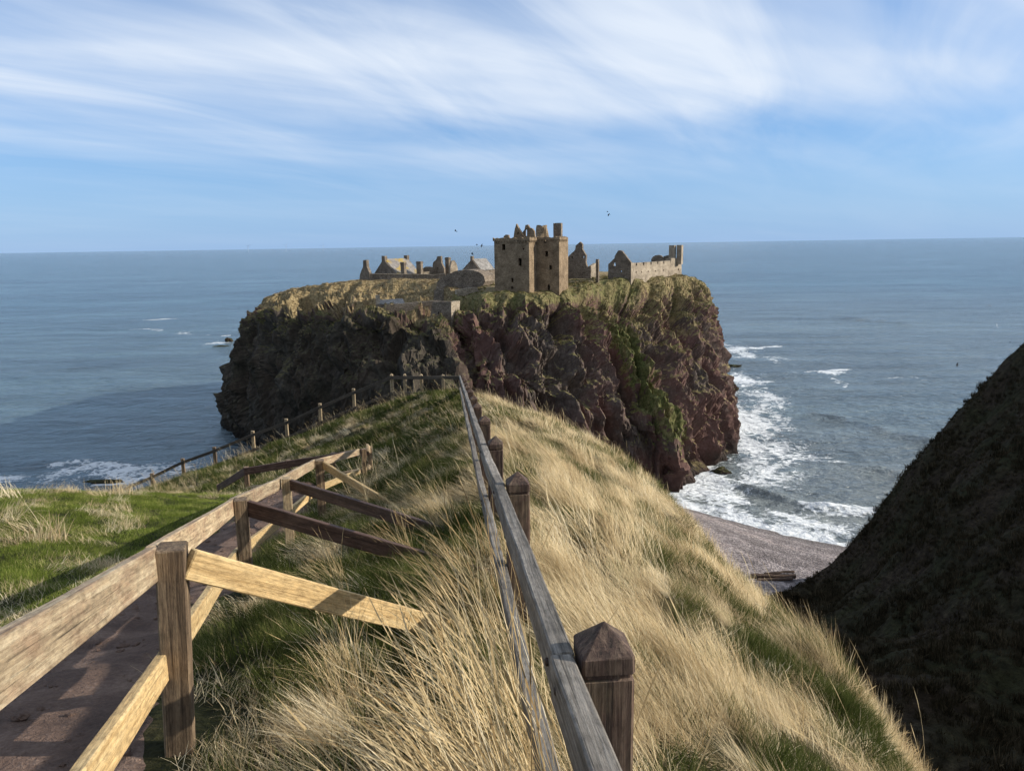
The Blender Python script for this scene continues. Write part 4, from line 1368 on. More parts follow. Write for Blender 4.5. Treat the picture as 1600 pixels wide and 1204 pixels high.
def bolt(rail, L):
    """coach bolt head let into the outer face of a rail near each end"""
    for sx_ in (-1, 1):
        vs, fs = [], []
        for yy, rr_ in ((0.030, 0.014), (0.037, 0.014), (0.041, 0.008)):
            for q in range(8):
                vs.append((sx_ * (L / 2 - 0.10) + rr_ * math.cos(q * math.pi / 4), yy, rr_ * math.sin(q * math.pi / 4)))
        for j in range(2):
            fs += [(j * 8 + q, j * 8 + (q + 1) % 8, j * 8 + 8 + (q + 1) % 8, j * 8 + 8 + q) for q in range(8)]
        fs.append(tuple(range(16, 24)))
        mesh_obj('bolt', vs, fs, M_BOLT, rail)


def hit(px, py):
    """ground point on a sight line"""
    d = np.arange(1.5, 45, 0.05)
    q = ray(px, py)[None] * d[:, None] + np.array([0, 0, CAM_Z])
    under = q[:, 2] < ground(q[:, 0], q[:, 1])
    return Vector(q[int(np.argmax(under))] if under.any() else q[-1])


# --- ridge fence beside the camera (capped posts, rails on their left)
fd = Vector((-0.080, 1, 0)).normalized()
lefts = Vector((-fd.y, fd.x, 0))
rf = empty('ridge_fence', (FENCE_X(0), 0, gz(FENCE_X(0), 0)), 'weathered ridge fence with pyramid capped posts running from the foreground to the far corner', 'fence')
ys = [-0.75, 1.95] + [4.8 + 2.65 * i for i in range(12)]
tops = []
for i, y_ in enumerate(ys):
    zt = CAM_Z - float(np.interp(y_, [-1, 0, 1.95, 4.8, 7.45, 34], [0.58, 0.73, 1.055, 1.51, 1.94, 5.84])) + random.uniform(-0.012, 0.012)
    x_ = FENCE_X(y_)
    zf = min(gz(x_, y_) - 0.3, zt - 1.3)
    post(rf, (x_, y_, zf), zt - zf, 0.152, M_POST_DARK, True, math.atan2(fd.y, fd.x) + random.uniform(-0.04, 0.04), (random.uniform(-0.015, 0.015), random.uniform(-0.01, 0.01)), i)
    tops.append(Vector((x_, y_, zt)))
for i in range(len(tops) - 1):
    a, b = tops[i], tops[i + 1]
    for dz, k in ((-0.155, 0), (-0.72, 1)):
        o_ = lefts * (0.076 + 0.034)
        rl_ = timber('rail', a + o_ + Vector((0, 0, dz + 0.0)), b + o_ + Vector((0, 0, dz)), 0.066, 0.135, M_RAIL_GREY, rf, warp=0.004, seed=i * 2 + k, over=-0.006)
        if i < 7:
            bolt(rl_, (b - a).length)
CORNER = tops[-1]

# --- far fence: level run to the left of the corner, then stepping down the slope
ff = empty('far_fence', (CORNER.x, CORNER.y, CORNER.z - 1.2), 'far fence turning left at the corner and stepping down towards the sea', 'fence')
run = [at(px, py, d) for px, py, d in ((692, 584, 36), (658, 583.5, 36), (632, 583, 36), (611.5, 583, 36), (552, 607, 36.6), (499.5, 630, 37), (447, 654, 37.4), (394.5, 673, 37.8), (334.5, 698, 38), (285, 716, 38.2), (237, 739, 38.4), (185, 762, 38.6))]
for i, p in enumerate(run):
    zf = min(gz(p.x, p.y) - 0.3, p.z - 1.25)
    post(ff, (p.x, p.y, zf), p.z - zf, 0.15, M_POST_PALE if i < 8 else M_POST, i < 4, 0.05, (0, 0), 40 + i)
chain = [CORNER + Vector((-0.1, 0, 0.02))] + run[3:]
for i in range(len(chain) - 1):
    a, b = chain[i], chain[i + 1]
    for dz, k in ((-0.20, 0), (-0.98, 1)):
        o_ = Vector((0, -0.10, dz))
        timber('rail', a + o_, b + o_, 0.05, 0.15, M_RAIL_DARK, ff, warp=0.004, seed=50 + i * 2 + k, over=0.02)

# --- path fence on the left with its raking struts
pf_pts = [Vector((-0.62, 0.15, 0)), at(268, 852, 3.25), at(375, 779, 6.8), at(445, 746, 9.5), at(497, 718, 13.0), at(567, 701, 18.0)]
pf_pts[0].z = pf_pts[1].z + (pf_pts[1].y - 0.15) * 0.30
pf = empty('path_fence', (pf_pts[1].x, pf_pts[1].y, gz(pf_pts[1].x, pf_pts[1].y)), 'path side fence with square posts, pale top rail and tan lower rail', 'fence')
wid = [0.12, 0.120, 0.115, 0.115, 0.15, 0.12]
pm = [M_POST, M_POST, M_POST, M_POST_PALE, M_POST, M_POST]
for i, p in enumerate(pf_pts):
    zf = min(gz(p.x, p.y) - 0.3, p.z - 1.05)
    post(pf, (p.x - (0.058 * (p.z - zf) if i == 1 else 0), p.y, zf), p.z - zf, wid[i], pm[i], False, 0.28, (0.058 if i == 1 else random.uniform(-0.01, 0.02), 0), 60 + i)
for i in range(len(pf_pts) - 1):
    a, b = pf_pts[i], pf_pts[i + 1]
    dr = (b - a).normalized()
    lf = Vector((-dr.y, dr.x, 0)).normalized()
    o_ = lf * (wid[i] / 2 + 0.026)
    timber('top_rail', a + o_ + Vector((0, 0, -0.075)), b + o_ + Vector((0, 0, -0.075)), 0.048, 0.150, M_RAIL_OLD if i != 2 else M_RAIL_OLD, pf, warp=0.004, seed=80 + i, over=-0.004)
    timber('lower_rail', a + o_ + Vector((0, 0, -0.56)), b + o_ + Vector((0, 0, -0.56)), 0.048, 0.125, M_RAIL_NEW, pf, warp=0.004, seed=90 + i, over=-0.004)
# raking struts from the posts to the ground on the uphill side
for i, (pi, e_px, e_d, mt, hh) in enumerate(((1, (712, 985), 4.15, M_RAIL_NEW, 0.135), (2, (712, 888), 7.3, M_BOARD_BROWN, 0.15), (3, (690, 832), 9.8, M_BOARD_BROWN, 0.14), (4, (612, 790), 12.6, M_RAIL_NEW, 0.14))):
    a = pf_pts[pi] + Vector((wid[pi] / 2, 0.0, -0.085))
    b = hit(*e_px)
    b = b + (b - a).normalized() * 0.35
    o_ = timber('strut', a, b, 0.048, hh, mt, pf, warp=0.003, seed=100 + i)

# --- lower path fence at the hairpin
lp_pts = [at(567, 701, 18.0) + Vector((0.05, 0.3, 0.05)), at(577, 697, 19.5), at(520, 707, 19.4), at(450, 718, 19.4), at(384, 729, 19.6), at(342, 756, 22)]
lf_ = empty('lower_fence', (lp_pts[1].x, lp_pts[1].y, gz(lp_pts[1].x, lp_pts[1].y)), 'dark shaded fence along the lower path beyond the hairpin', 'fence')
for i, p in enumerate(lp_pts[1:]):
    zf = min(gz(p.x, p.y) - 0.3, p.z - 1.1)
    post(lf_, (p.x, p.y, zf), p.z - zf, 0.12, M_POST, False, 0.1, (0, 0), 120 + i)
for i in range(len(lp_pts) - 1):
    a, b = lp_pts[i], lp_pts[i + 1]
    o_ = Vector((0, -0.085, 0)) if i else Vector((0, 0, 0))
    r_ = timber('top_rail', a + o_ + Vector((0, 0, -0.10)), b + o_ + Vector((0, 0, -0.10)), 0.048, 0.19, M_BOARD_BROWN if i else M_RAIL_OLD, lf_, warp=0.003, seed=130 + i)
    timber('lower_rail', a + o_ + Vector((0, 0, -0.60)), b + o_ + Vector((0, 0, -0.60)), 0.048, 0.13, M_RAIL_OLD, lf_, warp=0.003, seed=140 + i)
    if i == 2:                                        # chalk scribble on the dark board
        bm = bmesh.new()
        rr = random.Random(5)
        for k in range(9):
            x0_ = -0.12 + 0.028 * k
            q = [(x0_, 0.0, -0.03 + rr.uniform(0, 0.01)), (x0_ + rr.uniform(-0.008, 0.02), 0.0, 0.025 + rr.uniform(-0.015, 0.01))]
            vv = [bm.verts.new((q[0][0] - 0.004, 0, q[0][2])), bm.verts.new((q[0][0] + 0.004, 0, q[0][2])), bm.verts.new((q[1][0] + 0.004, 0, q[1][2])), bm.verts.new((q[1][0] - 0.004, 0, q[1][2]))]
            bm.faces.new(vv)
        me = bpy.data.meshes.new('chalk_mark'); bm.to_mesh(me); bm.free()
        me.materials.append(simple_mat('chalk', (0.75, 0.75, 0.78)))
        ck = bpy.data.objects.new('chalk_mark', me)
        COL.objects.link(ck); ck.parent = r_
        side_ = 1 if (r_.matrix_local.to_3x3() @ Vector((0, 1, 0))).y < 0 else -1
        ck.location = (0.0, side_ * 0.031, 0.0)

# ------------------------------------------------------------------ birds and turbines
M_BIRD = simple_mat('bird_black', (0.012, 0.012, 0.014), 0.6)
M_GULL = simple_mat('bird_white', (0.62, 0.62, 0.62), 0.7)


def bird(px, py, d, span, bank, heading, flap, label, mat=None):
    o = empty('bird', at(px, py, d), label, 'bird', 'birds wheeling round the headland')
    mt = mat or M_BIRD
    L = span * 0.42
    vs, fs = [], []
    prof = [(-0.5, 0.02), (-0.36, 0.07), (-0.1, 0.13), (0.15, 0.12), (0.32, 0.075), (0.40, 0.075), (0.47, 0.03), (0.56, 0.004)]
    for x_, r_ in prof:
        for i in range(8):
            a = i * math.pi / 4
            vs.append((x_ * L, r_ * L * math.cos(a), r_ * L * math.sin(a) * 0.9))
    for j in range(len(prof) - 1):
        for i in range(8):
            fs.append((j * 8 + i, j * 8 + (i + 1) % 8, j * 8 + 8 + (i + 1) % 8, j * 8 + 8 + i))
    fs.append(tuple(range(8))[::-1]); fs.append(tuple(range(len(vs) - 8, len(vs))))
    mesh_obj('body', vs, fs, mt, o, True)
    for s in (-1, 1):
        st = [(0.0, 0.20, -0.14), (0.38, 0.22, -0.16), (0.75, 0.10, -0.16), (1.0, -0.06, -0.16)]
        wv, wf = [], []
        for k, (t, le, te) in enumerate(st):
            y_ = s * t * span * 0.5
            z_ = span * 0.5 * (flap * t - 0.35 * flap * t * t)
            for dz in (0.006, -0.006):
                wv.append((le * L * 1.3, y_, z_ + dz * span)); wv.append((te * L * 1.6, y_, z_ + dz * span * 0.4))
        for k in range(len(st) - 1):
            a = k * 4
            wf += [(a, a + 1, a + 5, a + 4), (a + 2, a + 6, a + 7, a + 3), (a, a + 4, a + 6, a + 2), (a + 1, a + 3, a + 7, a + 5)]
        wf += [(0, 2, 3, 1), (12, 13, 15, 14)]
        mesh_obj('wing', wv, wf, mt, o)
    mesh_obj('tail', [(-0.42 * L, -0.05 * L, 0.01 * L), (-0.42 * L, 0.05 * L, 0.01 * L), (-0.85 * L, 0.15 * L, 0.01 * L), (-0.85 * L, -0.15 * L, 0.01 * L), (-0.42 * L, -0.05 * L, -0.02 * L), (-0.42 * L, 0.05 * L, -0.02 * L), (-0.85 * L, 0.15 * L, -0.01 * L), (-0.85 * L, -0.15 * L, -0.01 * L)],
             [(0, 1, 2, 3), (7, 6, 5, 4), (0, 4, 5, 1), (1, 5, 6, 2), (2, 6, 7, 3), (3, 7, 4, 0)], mt, o)
    o.rotation_euler = (R(bank), R(-6), R(heading))


bird(712, 361, 120, 0.95, 22, 165, 0.25, 'black bird gliding over sea left of the keep, highest of the four there')
bird(745, 382.5, 120, 0.85, -5, 190, 0.35, 'black bird at the horizon left of keep, left one of a close pair')
bird(752.5, 384, 120, 0.85, -40, 170, 0.2, 'black bird at the horizon left of keep, right one of a close pair')
bird(738, 397, 120, 0.95, 25, 170, 0.3, 'black bird just above the chimney of the small roofed house')
bird(949, 331, 120, 0.7, 5, 175, 0.25, 'black bird in the sky right of keep, upper one of two')
bird(951, 335, 118, 0.8, 30, 190, -0.3, 'black bird in the sky right of keep, lower one of two')
bird(1213, 387, 140, 0.7, 70, 80, 0.2, 'tiny dark bird just below the horizon right of the headland')
bird(1207, 397, 140, 0.45, 20, 60, 0.3, 'smallest speck of a bird below horizon right of the headland')
bird(1546, 477, 110, 0.75, 15, 30, -0.4, 'black bird over grey sea near the right picture edge')
bird(1557.5, 508, 110, 0.95, 65, 60, 0.15, 'white gull banking steeply above the dark hill', M_GULL)
bird(1578, 535, 110, 0.5, 20, 150, 0.3, 'small dark bird close beside the top of the dark hill')
bird(1495.5, 570, 100, 0.85, -35, 150, 0.2, 'dark bird banking over sea left of the dark hilltop')
bird(1443, 599, 100, 0.6, 10, 20, -0.3, 'black bird low over sea left of the dark hill')
bird(1219, 681, 120, 0.6, 40, 60, -0.3, 'black bird over the white surf right of the headland')

M_TURB = simple_mat('turbine_hazed', (0.42, 0.50, 0.60), 0.5)  # white faded towards the sky tone: distance haze put into the colour
for px, lab, sp in ((388, 'leftmost of three distant white wind turbines on the horizon', 20), (447, 'middle one of three distant white wind turbines on the horizon', 50), (505, 'rightmost of three distant white wind turbines on the horizon', 80)):
    b_ = on_z(px, 393.5 - 0.0156 * px + 2.6, 0.0)
    k_ = 13000.0 / math.hypot(b_.x, b_.y)
    b_ = Vector((b_.x * k_, b_.y * k_, 0))
    tb = empty('wind_turbine', b_, lab, 'wind turbine', 'wind turbines on the horizon')
    vs = [(math.cos(i * math.pi / 4) * r_, math.sin(i * math.pi / 4) * r_, z_) for z_, r_ in ((-20, 2.6), (100, 1.5)) for i in range(8)]
    mesh_obj('tower', vs, [(i, (i + 1) % 8, (i + 1) % 8 + 8, i + 8) for i in range(8)] + [tuple(range(8, 16))], M_TURB, tb)
    mesh_obj('nacelle', [(x_, y_, z_) for x_ in (-2, 2) for y_ in (-6, 4) for z_ in (99, 103)], [(0, 1, 3, 2), (4, 6, 7, 5), (0, 4, 5, 1), (2, 3, 7, 6), (0, 2, 6, 4), (1, 5, 7, 3)], M_TURB, tb)
    for k in range(3):
        a = R(sp + 120 * k)
        u = Vector((math.cos(a), 0, math.sin(a))); w_ = Vector((-math.sin(a), 0, math.cos(a)))
        c_ = Vector((0, -7, 101))
        vs = [c_ + u * t * 62 + w_ * s * wd + Vector((0, y_, 0)) for t, wd in ((0.02, 1.0), (0.25, 1.5), (1.0, 0.3)) for s in (-1, 1) for y_ in (-0.5, 0.5)]
        fs = []
        for q in (0, 4):
            fs += [(q, q + 1, q + 5, q + 4), (q + 2, q + 6, q + 7, q + 3), (q, q + 4, q + 6, q + 2), (q + 1, q + 3, q + 7, q + 5)]
        mesh_obj('blade', vs, fs + [(0, 2, 3, 1), (8, 9, 11, 10)], M_TURB, tb)

# ------------------------------------------------------------------ grass (uncountable: one object per kind)
def tuft(name, mat, n, length, width, spread, lean, lean_var, droop, seg=4, seed=0, seeds=0.0, fan=0.62):
    """a clump of curved tapering blades; it leans towards local +X"""
    rr = np.random.default_rng(seed)
    vs, fs, tone = [], [], []
    for k in range(n):
        L = length * rr.uniform(0.55, 1.1)
        a = rr.uniform(0, 2 * math.pi)
        r_ = spread * math.sqrt(rr.uniform(0, 1))
        p = np.array([math.cos(a) * r_, math.sin(a) * r_, -0.03])
        az = rr.normal(0, fan) if lean > 0.1 else rr.uniform(0, 2 * math.pi)
        tilt = max(0.03, rr.normal(lean, lean_var))
        dr = rr.uniform(0.4, 1.3) * droop
        side_a = az + math.pi / 2 + rr.normal(0, 0.5)
        sv = np.array([math.cos(side_a), math.sin(side_a), 0.0])
        tn = rr.uniform(0, 1)
        w0 = width * rr.uniform(0.7, 1.25)
        b0 = len(vs)
        twist = rr.normal(0, 0.25)
        for i in range(seg + 1):
            t = i / seg
            w = w0 * (1 - t) ** 0.6 * 0.5
            if seeds and t > 0.7 and tn < seeds:
                w = w0 * 1.1 * (1.02 - t) / 0.3
            vs.append(p + sv * w); vs.append(p - sv * w)
            tone += [tn, tn]
            ang = tilt + dr * t
            azz = az + twist * t
            p = p + np.array([math.cos(azz) * math.sin(ang), math.sin(azz) * math.sin(ang), math.cos(ang)]) * L / seg
        for i in range(seg):
            fs.append((b0 + 2 * i, b0 + 2 * i + 1, b0 + 2 * i + 3, b0 + 2 * i + 2))
    me = bpy.data.meshes.new(name)
    me.from_pydata([tuple(v) for v in vs], [], fs)
    a_ = me.attributes.new('tone', 'FLOAT', 'POINT')
    a_.data.foreach_set('value', np.array(tone, np.float32))
    me.materials.append(mat)
    return bpy.data.objects.new(name, me)


def scatter(name, pts, rotz, scl, variants, label, cat, tilt=None, idx=None):
    col = bpy.data.collections.new(name + '_source')
    for v in variants:
        col.objects.link(v)
    n = len(pts)
    me = bpy.data.meshes.new(name)
    me.vertices.add(n)
    me.vertices.foreach_set('co', np.asarray(pts, np.float32).ravel())
    rot = np.zeros((n, 3), np.float32)
    rot[:, 2] = rotz
    if tilt is not None:
        rot[:, :2] = tilt
    a = me.attributes.new('rot', 'FLOAT_VECTOR', 'POINT'); a.data.foreach_set('vector', rot.ravel())
    a = me.attributes.new('scl', 'FLOAT', 'POINT'); a.data.foreach_set('value', np.asarray(scl, np.float32))
    a = me.attributes.new('idx', 'INT', 'POINT'); a.data.foreach_set('value', (rng.integers(0, len(variants), n) if idx is None else idx).astype(np.int32))
    o = bpy.data.objects.new(name, me)
    COL.objects.link(o)
    ng = bpy.data.node_groups.new(name + '_nodes', 'GeometryNodeTree')
    ng.interface.new_socket('Geometry', in_out='INPUT', socket_type='NodeSocketGeometry')
    ng.interface.new_socket('Geometry', in_out='OUTPUT', socket_type='NodeSocketGeometry')
    gi, go = ng.nodes.new('NodeGroupInput'), ng.nodes.new('NodeGroupOutput')
    ip = ng.nodes.new('GeometryNodeInstanceOnPoints')
    ci = ng.nodes.new('GeometryNodeCollectionInfo')
    ci.inputs['Collection'].default_value = col
    ci.inputs['Separate Children'].default_value = True
    ci.inputs['Reset Children'].default_value = True

    def attr(nm, ty):
        q = ng.nodes.new('GeometryNodeInputNamedAttribute'); q.data_type = ty
        q.inputs['Name'].default_value = nm
        return q.outputs['Attribute']
    e2r = ng.nodes.new('FunctionNodeEulerToRotation')
    ng.links.new(attr('rot', 'FLOAT_VECTOR'), e2r.inputs[0])
    ng.links.new(gi.outputs[0], ip.inputs['Points'])
    ng.links.new(ci.outputs[0], ip.inputs['Instance'])
    ip.inputs['Pick Instance'].default_value = True
    ng.links.new(attr('idx', 'INT'), ip.inputs['Instance Index'])
    ng.links.new(e2r.outputs[0], ip.inputs['Rotation'])
    ng.links.new(attr('scl', 'FLOAT'), ip.inputs['Scale'])
    ng.links.new(ip.outputs[0], go.inputs[0])
    md = o.modifiers.new('scatter', 'NODES')
    md.node_group = ng
    return tag(o, label, cat, kind='stuff')


def sample(x0, x1, y0, y1, dens):
    n = int((x1 - x0) * (y1 - y0) * dens)
    return rng.uniform(x0, x1, n), rng.uniform(y0, y1, n)


WIND = R(166)                    # the tall grass is laid over to the left and a little away
# zones, by distance from the camera, so that near clumps are fine and far ones coarse
p_line = [tuple(q) for q in pl]
strawN = [tuft('straw_a', M_STRAW, 120, 0.52, 0.0046, 0.21, 1.12, 0.20, 0.30, 5, s, 0.25, 0.34) for s in range(5)]
strawM = [tuft('straw_b', M_STRAW, 110, 0.55, 0.0075, 0.28, 1.12, 0.20, 0.30, 4, 10 + s, 0.2, 0.34) for s in range(4)]
strawF = [tuft('straw_c', M_STRAW, 80, 0.55, 0.015, 0.36, 1.05, 0.22, 0.3, 3, 20 + s, 0, 0.4) for s in range(3)]
greenN = [tuft('green_a', M_GREEN, 170, 0.26, 0.0055, 0.23, 0.35, 0.3, 0.9, 4, 30 + s) for s in range(4)]
greenF = [tuft('green_b', M_GREEN, 90, 0.28, 0.015, 0.36, 0.35, 0.3, 0.8, 3, 40 + s) for s in range(3)]
lawnT = [tuft('lawn_a', M_LAWN, 330, 0.085, 0.005, 0.26, 0.3, 0.35, 0.9, 3, 50 + s) for s in range(4)]


def field(dens, y0, y1, x0=-24, x1=9):
    xs_, ys_ = sample(x0, x1, y0, y1, dens)
    sd = poly_dist(xs_, ys_, EDGE)
    dp = line_dist(xs_, ys_, p_line)
    side_ = xs_ - FENCE_X(ys_)
    lawn = (xs_ < np.interp(ys_, pl[:120, 1], pl[:120, 0]) - 0.5) & (ys_ < 16.2) & (sd < 0.3)
    return xs_, ys_, sd, dp, side_, lawn


PF_XY = [(q.x, q.y) for q in pf_pts]


def put(kind, dens, y0, y1):
    xs_, ys_, sd, dp, side_, lawn = field(dens, y0, y1)
    patch = fbm(xs_ * 0.55, ys_ * 0.55, 0.9, 3)
    patch2 = fbm(xs_ * 1.5 + 9, ys_ * 1.5, 2.9, 2)
    dfen = line_dist(xs_, ys_, PF_XY)
    ok = (dp > 0.74 + 0.22 * patch2) & (sd < 6) & (dfen > 0.10)
    if kind == 'straw':
        prob = np.where(side_ > 0.1, 0.60 + 0.9 * patch + 1.7 * patch2, 0.26 + 0.20 * np.clip((ys_ - 9) / 8, 0, 1) + 1.4 * patch + 1.3 * patch2)
        prob = np.where(dfen < 0.45, prob * 0.25, prob)
        prob = np.where(lawn, 0.75 * np.clip((sd + 0.5 + 0.5 * patch2) / 0.5, 0, 1), prob)
    elif kind == 'green':
        prob = np.where(side_ > 0.1, 0.25 - 0.8 * patch - 0.5 * patch2, 0.75 - 0.8 * patch)
        prob = np.where(lawn, 0.0, prob)
    elif kind == 'thatch':
        prob = np.where(lawn, -0.22 + 1.6 * (patch - 0.05) + 0.8 * patch2 + 0.5 * np.clip((sd + 1.5) / 1.5, 0, 1), np.where(side_ > 0.1, 0.30, 0.50 + 0.8 * patch))
    else:
        prob = np.where(lawn, 1.0, 0.0)
    ok &= rng.uniform(0, 1, len(xs_)) < prob
    ok &= ~((np.hypot(xs_, ys_) < 1.1))
    xs_, ys_ = xs_[ok], ys_[ok]
    return xs_, ys_, ground(xs_, ys_), side_[ok], lawn[ok]


def grow(name, kind, zones, label, cat):
    for k, (dens, y0, y1, var, s0, s1) in enumerate(zones):
        xs_, ys_, zs_, side_, lawn = put(kind, dens, y0, y1)
        n = len(xs_)
        comb = 0.45 * fbm(xs_ * 0.45 + 4, ys_ * 0.45, 7.7, 2)
        rz = WIND + comb + rng.normal(0, {'straw': 0.30, 'green': 1.0, 'thatch': 1.4}.get(kind, 3.0), n)
        sc = rng.uniform(s0, s1, n)
        if kind == 'straw':
            big_ = np.clip(1.0 + 0.55 * fbm(xs_ * 0.8, ys_ * 0.8, 3.7, 2), 0.55, 1.4)
            sc = np.where(lawn, sc * 0.5, sc * big_) * np.where((side_ < 0.1) & ~lawn, 0.62, 0.9)
        e = 0.15
        gxn = (ground(xs_ + e, ys_) - ground(xs_ - e, ys_)) / (2 * e)
        gyn = (ground(xs_, ys_ + e) - ground(xs_, ys_ - e)) / (2 * e)
        nn = np.stack([-gxn + rng.normal(0, 0.06, n), -gyn + rng.normal(0, 0.06, n), np.ones(n)], 1)
        nn /= np.linalg.norm(nn, axis=1)[:, None]
        dv_ = np.stack([np.cos(rz), np.sin(rz), np.zeros(n)], 1)
        ax_ = dv_ - nn * np.sum(dv_ * nn, 1)[:, None]
        ax_ /= np.linalg.norm(ax_, axis=1)[:, None]
        ay_ = np.cross(nn, ax_)
        tl = np.stack([np.arctan2(ay_[:, 2], nn[:, 2]), -np.arcsin(np.clip(ax_[:, 2], -1, 1))], 1)
        rz = np.arctan2(ax_[:, 1], ax_[:, 0])
        scatter(name, np.stack([xs_, ys_, zs_], 1), rz, sc, var, label[k], cat, tl)


thatchT = [tuft('thatch_a', M_STRAW, 110, 0.20, 0.0055, 0.22, 1.05, 0.3, 0.5, 3, 60 + s) for s in range(4)]
grow('dry_grass', 'straw', [(40, -1.5, 7.5, strawN, 0.7, 1.2), (21, 7.5, 18, strawM, 0.7, 1.15), (11, 18, 44, strawF, 0.6, 1.05)],
     ['golden dry grass in the foreground beside the ridge fence', 'golden dry grass on the middle of the ridge', 'golden dry grass at the far end of the ridge'], 'grass')
grow('green_grass', 'green', [(34, -1.5, 7.5, greenN, 0.5, 1.0), (20, 7.5, 18, greenN, 0.7, 1.2), (12, 18, 44, greenF, 0.7, 1.2)],
     ['dark green grass under the dry stalks in the foreground', 'dark green grass on the middle of the ridge', 'dark green grass at the far end of the ridge'], 'grass')
grow('lawn_grass', 'lawn', [(30, -1.5, 16.5, lawnT, 0.6, 1.15)], ['short bright green turf on the bank left of the path'], 'grass')
grow('withered_grass', 'thatch', [(36, -1.5, 17, thatchT, 0.7, 1.2)], ['flattened withered grass lying in patches on bank and ridge'], 'grass')

stones = []
for k in range(4):
    bm = bmesh.new()
    bmesh.ops.create_icosphere(bm, subdivisions=2, radius=0.03)
    rr = random.Random(k)
    for v in bm.verts:
        v.co = Vector((v.co.x * 1.3, v.co.y, v.co.z * 0.6)) * rr.uniform(0.75, 1.2)
    me = bpy.data.meshes.new('stone'); bm.to_mesh(me); bm.free()
    me.materials.append(M_PATH)
    stones.append(bpy.data.objects.new('stone', me))
ii = rng.integers(10, len(pl) - 1, 1600)
ww = rng.uniform(-0.62, 0.62, 1600)
sxy = pl[ii] + nrm[ii] * ww[:, None] + rng.normal(0, 0.05, (1600, 2))
scatter('loose_stones', np.stack([sxy[:, 0], sxy[:, 1], ground(sxy[:, 0], sxy[:, 1]) + 0.035 - 0.06 * np.abs(ww) ** 4], 1), rng.uniform(0, 6.28, 1600), 0.12 + rng.uniform(0.1, 1.0, 1600) ** 3 * 1.1, stones, 'small loose stones scattered on the dirt path', 'stones')

# big wind-blown clumps and single tall stalks
clump = [tuft('clump_a', M_GOLD, 70, 0.90, 0.005, 0.16, 0.62, 0.24, 0.65, 6, 70 + s, 0.3) for s in range(3)]
cp = [(FENCE_X(y_) - o_, y_) for y_, o_ in ((1.5, .10), (1.75, .16), (2.0, .08), (2.2, .18), (2.4, .10), (2.6, .2), (2.8, .12), (3.0, .22), (3.2, .12), (3.5, .25), (1.9, .3), (2.3, .34), (2.7, .36), (4.2, .12), (4.5, .2), (4.8, .14), (5.2, .22))]
cp += [(-1.0, 3.9), (-0.85, 3.4), (-1.15, 4.6), (-1.5, 5.9), (-1.0, 6.4), (-0.7, 7.4)]
cp = np.array(cp)
cz = ground(cp[:, 0], cp[:, 1])
scatter('grass_clump', np.stack([cp[:, 0], cp[:, 1], cz], 1), WIND + rng.normal(0, 0.25, len(cp)), np.where(np.arange(len(cp)) < 17, rng.uniform(0.95, 1.2, len(cp)), rng.uniform(0.55, 0.8, len(cp))), clump, 'long straw tussocks blown over left of the ridge fence', 'grass')
edge_t = [tuft('edge_a', M_STRAW, 90, 0.42, 0.007, 0.22, 0.7, 0.35, 0.8, 4, 110 + s) for s in range(3)]
bp = [hit(px, py) for px, py in ((8, 778), (40, 772), (75, 772), (110, 770), (135, 768), (150, 775), (185, 772), (215, 774), (245, 770), (270, 768), (290, 766), (300, 772), (330, 778), (20, 800), (5, 815), (45, 830), (15, 850), (70, 845), (180, 785), (190, 800))]
scatter('bank_tussocks', np.array([list(q) for q in bp]), rng.uniform(0, 6.28, len(bp)), rng.uniform(0.6, 1.25, len(bp)), edge_t, 'pale tussocks along the far edge of the green bank', 'grass')
stalk = [tuft('stalk_a', M_GOLD, 5, 0.90, 0.005, 0.12, 0.55, 0.25, 0.5, 6, 80 + s, 1.0, 0.5) for s in range(3)]
xs_, ys_, zs_, side_, lawn = put('straw', 2.2, 2, 40)
m_ = ~lawn
scatter('tall_stalks', np.stack([xs_[m_], ys_[m_], zs_[m_]], 1), WIND + rng.normal(0, 0.7, m_.sum()), rng.uniform(0.7, 1.15, m_.sum()), stalk, 'tall seed stalks standing above the dry grass', 'grass')

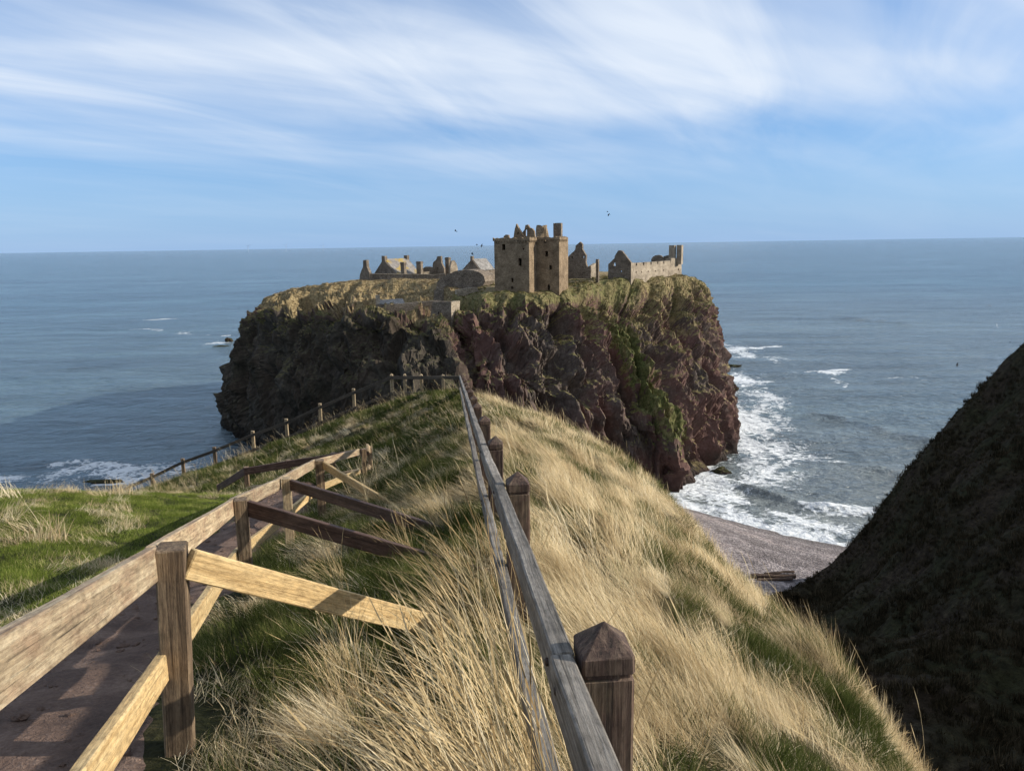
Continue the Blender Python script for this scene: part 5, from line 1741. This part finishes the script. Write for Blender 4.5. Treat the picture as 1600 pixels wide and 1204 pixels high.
# scrub on the headland top and on the dark hill, coarse and far away
scrub = [tuft('scrub_a', M_SCRUB, 26, 0.50, 0.06, 0.40, 0.5, 0.4, 0.6, 2, 90 + s) for s in range(3)] + [tuft('scrub_b', M_STRAW_FAR, 26, 0.5, 0.06, 0.40, 0.8, 0.3, 0.5, 2, 97 + s) for s in range(2)]
me = rock.data
nv = RK.shape[1]
cells = rng.integers(0, RK.shape[0] - 1, 60000), rng.integers(60, nv - 12, 60000)
P0 = RK[cells]
e1 = RK[cells[0] + 1, cells[1]] - P0; e2 = RK[cells[0], cells[1] + 1] - P0
area = np.linalg.norm(np.cross(e1, e2), axis=1)
nz = np.abs(np.cross(e1, e2)[:, 2]) / (area + 1e-9)
okm = (nz > 0.42) & (rng.uniform(0, 1, len(area)) < np.clip(area * 1.6, 0, 1)) & (P0[:, 1] < 235)
okm &= ~((P0[:, 0] > -6) & (P0[:, 0] < 14) & (P0[:, 1] > 163) & (P0[:, 1] < 182) & (P0[:, 2] > 43.4))
uu = upar[cells][okm]; vv_ = vpar[cells][okm]
si = np.where((rng.uniform(0, 1, okm.sum()) < np.where((uu < 6.9) & (vv_ > 3.0), 0.9, np.where(uu > 12.3, 0.4, 0.22))), rng.integers(3, 5, okm.sum()), rng.integers(0, 3, okm.sum()))
P0 = P0[okm] + e1[okm] * rng.uniform(0, 1, (okm.sum(), 1)) + e2[okm] * rng.uniform(0, 1, (okm.sum(), 1))
scatter('clifftop_scrub', P0, rng.uniform(0, 6.28, len(P0)), rng.uniform(0.4, 0.95, len(P0)), scrub, 'rough grass and scrub growing on the ledges of the headland', 'grass', None, si)
heath = [tuft('heath_a', M_HEATH, 30, 0.55, 0.05, 0.35, 0.3, 0.4, 0.6, 2, 95 + s) for s in range(3)]
xs_, ys_ = rng.uniform(14, 105, 60000), rng.uniform(28, 136, 60000)
sd = poly_dist(xs_, ys_, HILL_EDGE)
okm = (sd < 0.3) & (rng.uniform(0, 1, 60000) < 0.75)
xs_, ys_ = xs_[okm], ys_[okm]
zz = np.maximum(hill_z(xs_, ys_), -6)
okm = zz > 3.5
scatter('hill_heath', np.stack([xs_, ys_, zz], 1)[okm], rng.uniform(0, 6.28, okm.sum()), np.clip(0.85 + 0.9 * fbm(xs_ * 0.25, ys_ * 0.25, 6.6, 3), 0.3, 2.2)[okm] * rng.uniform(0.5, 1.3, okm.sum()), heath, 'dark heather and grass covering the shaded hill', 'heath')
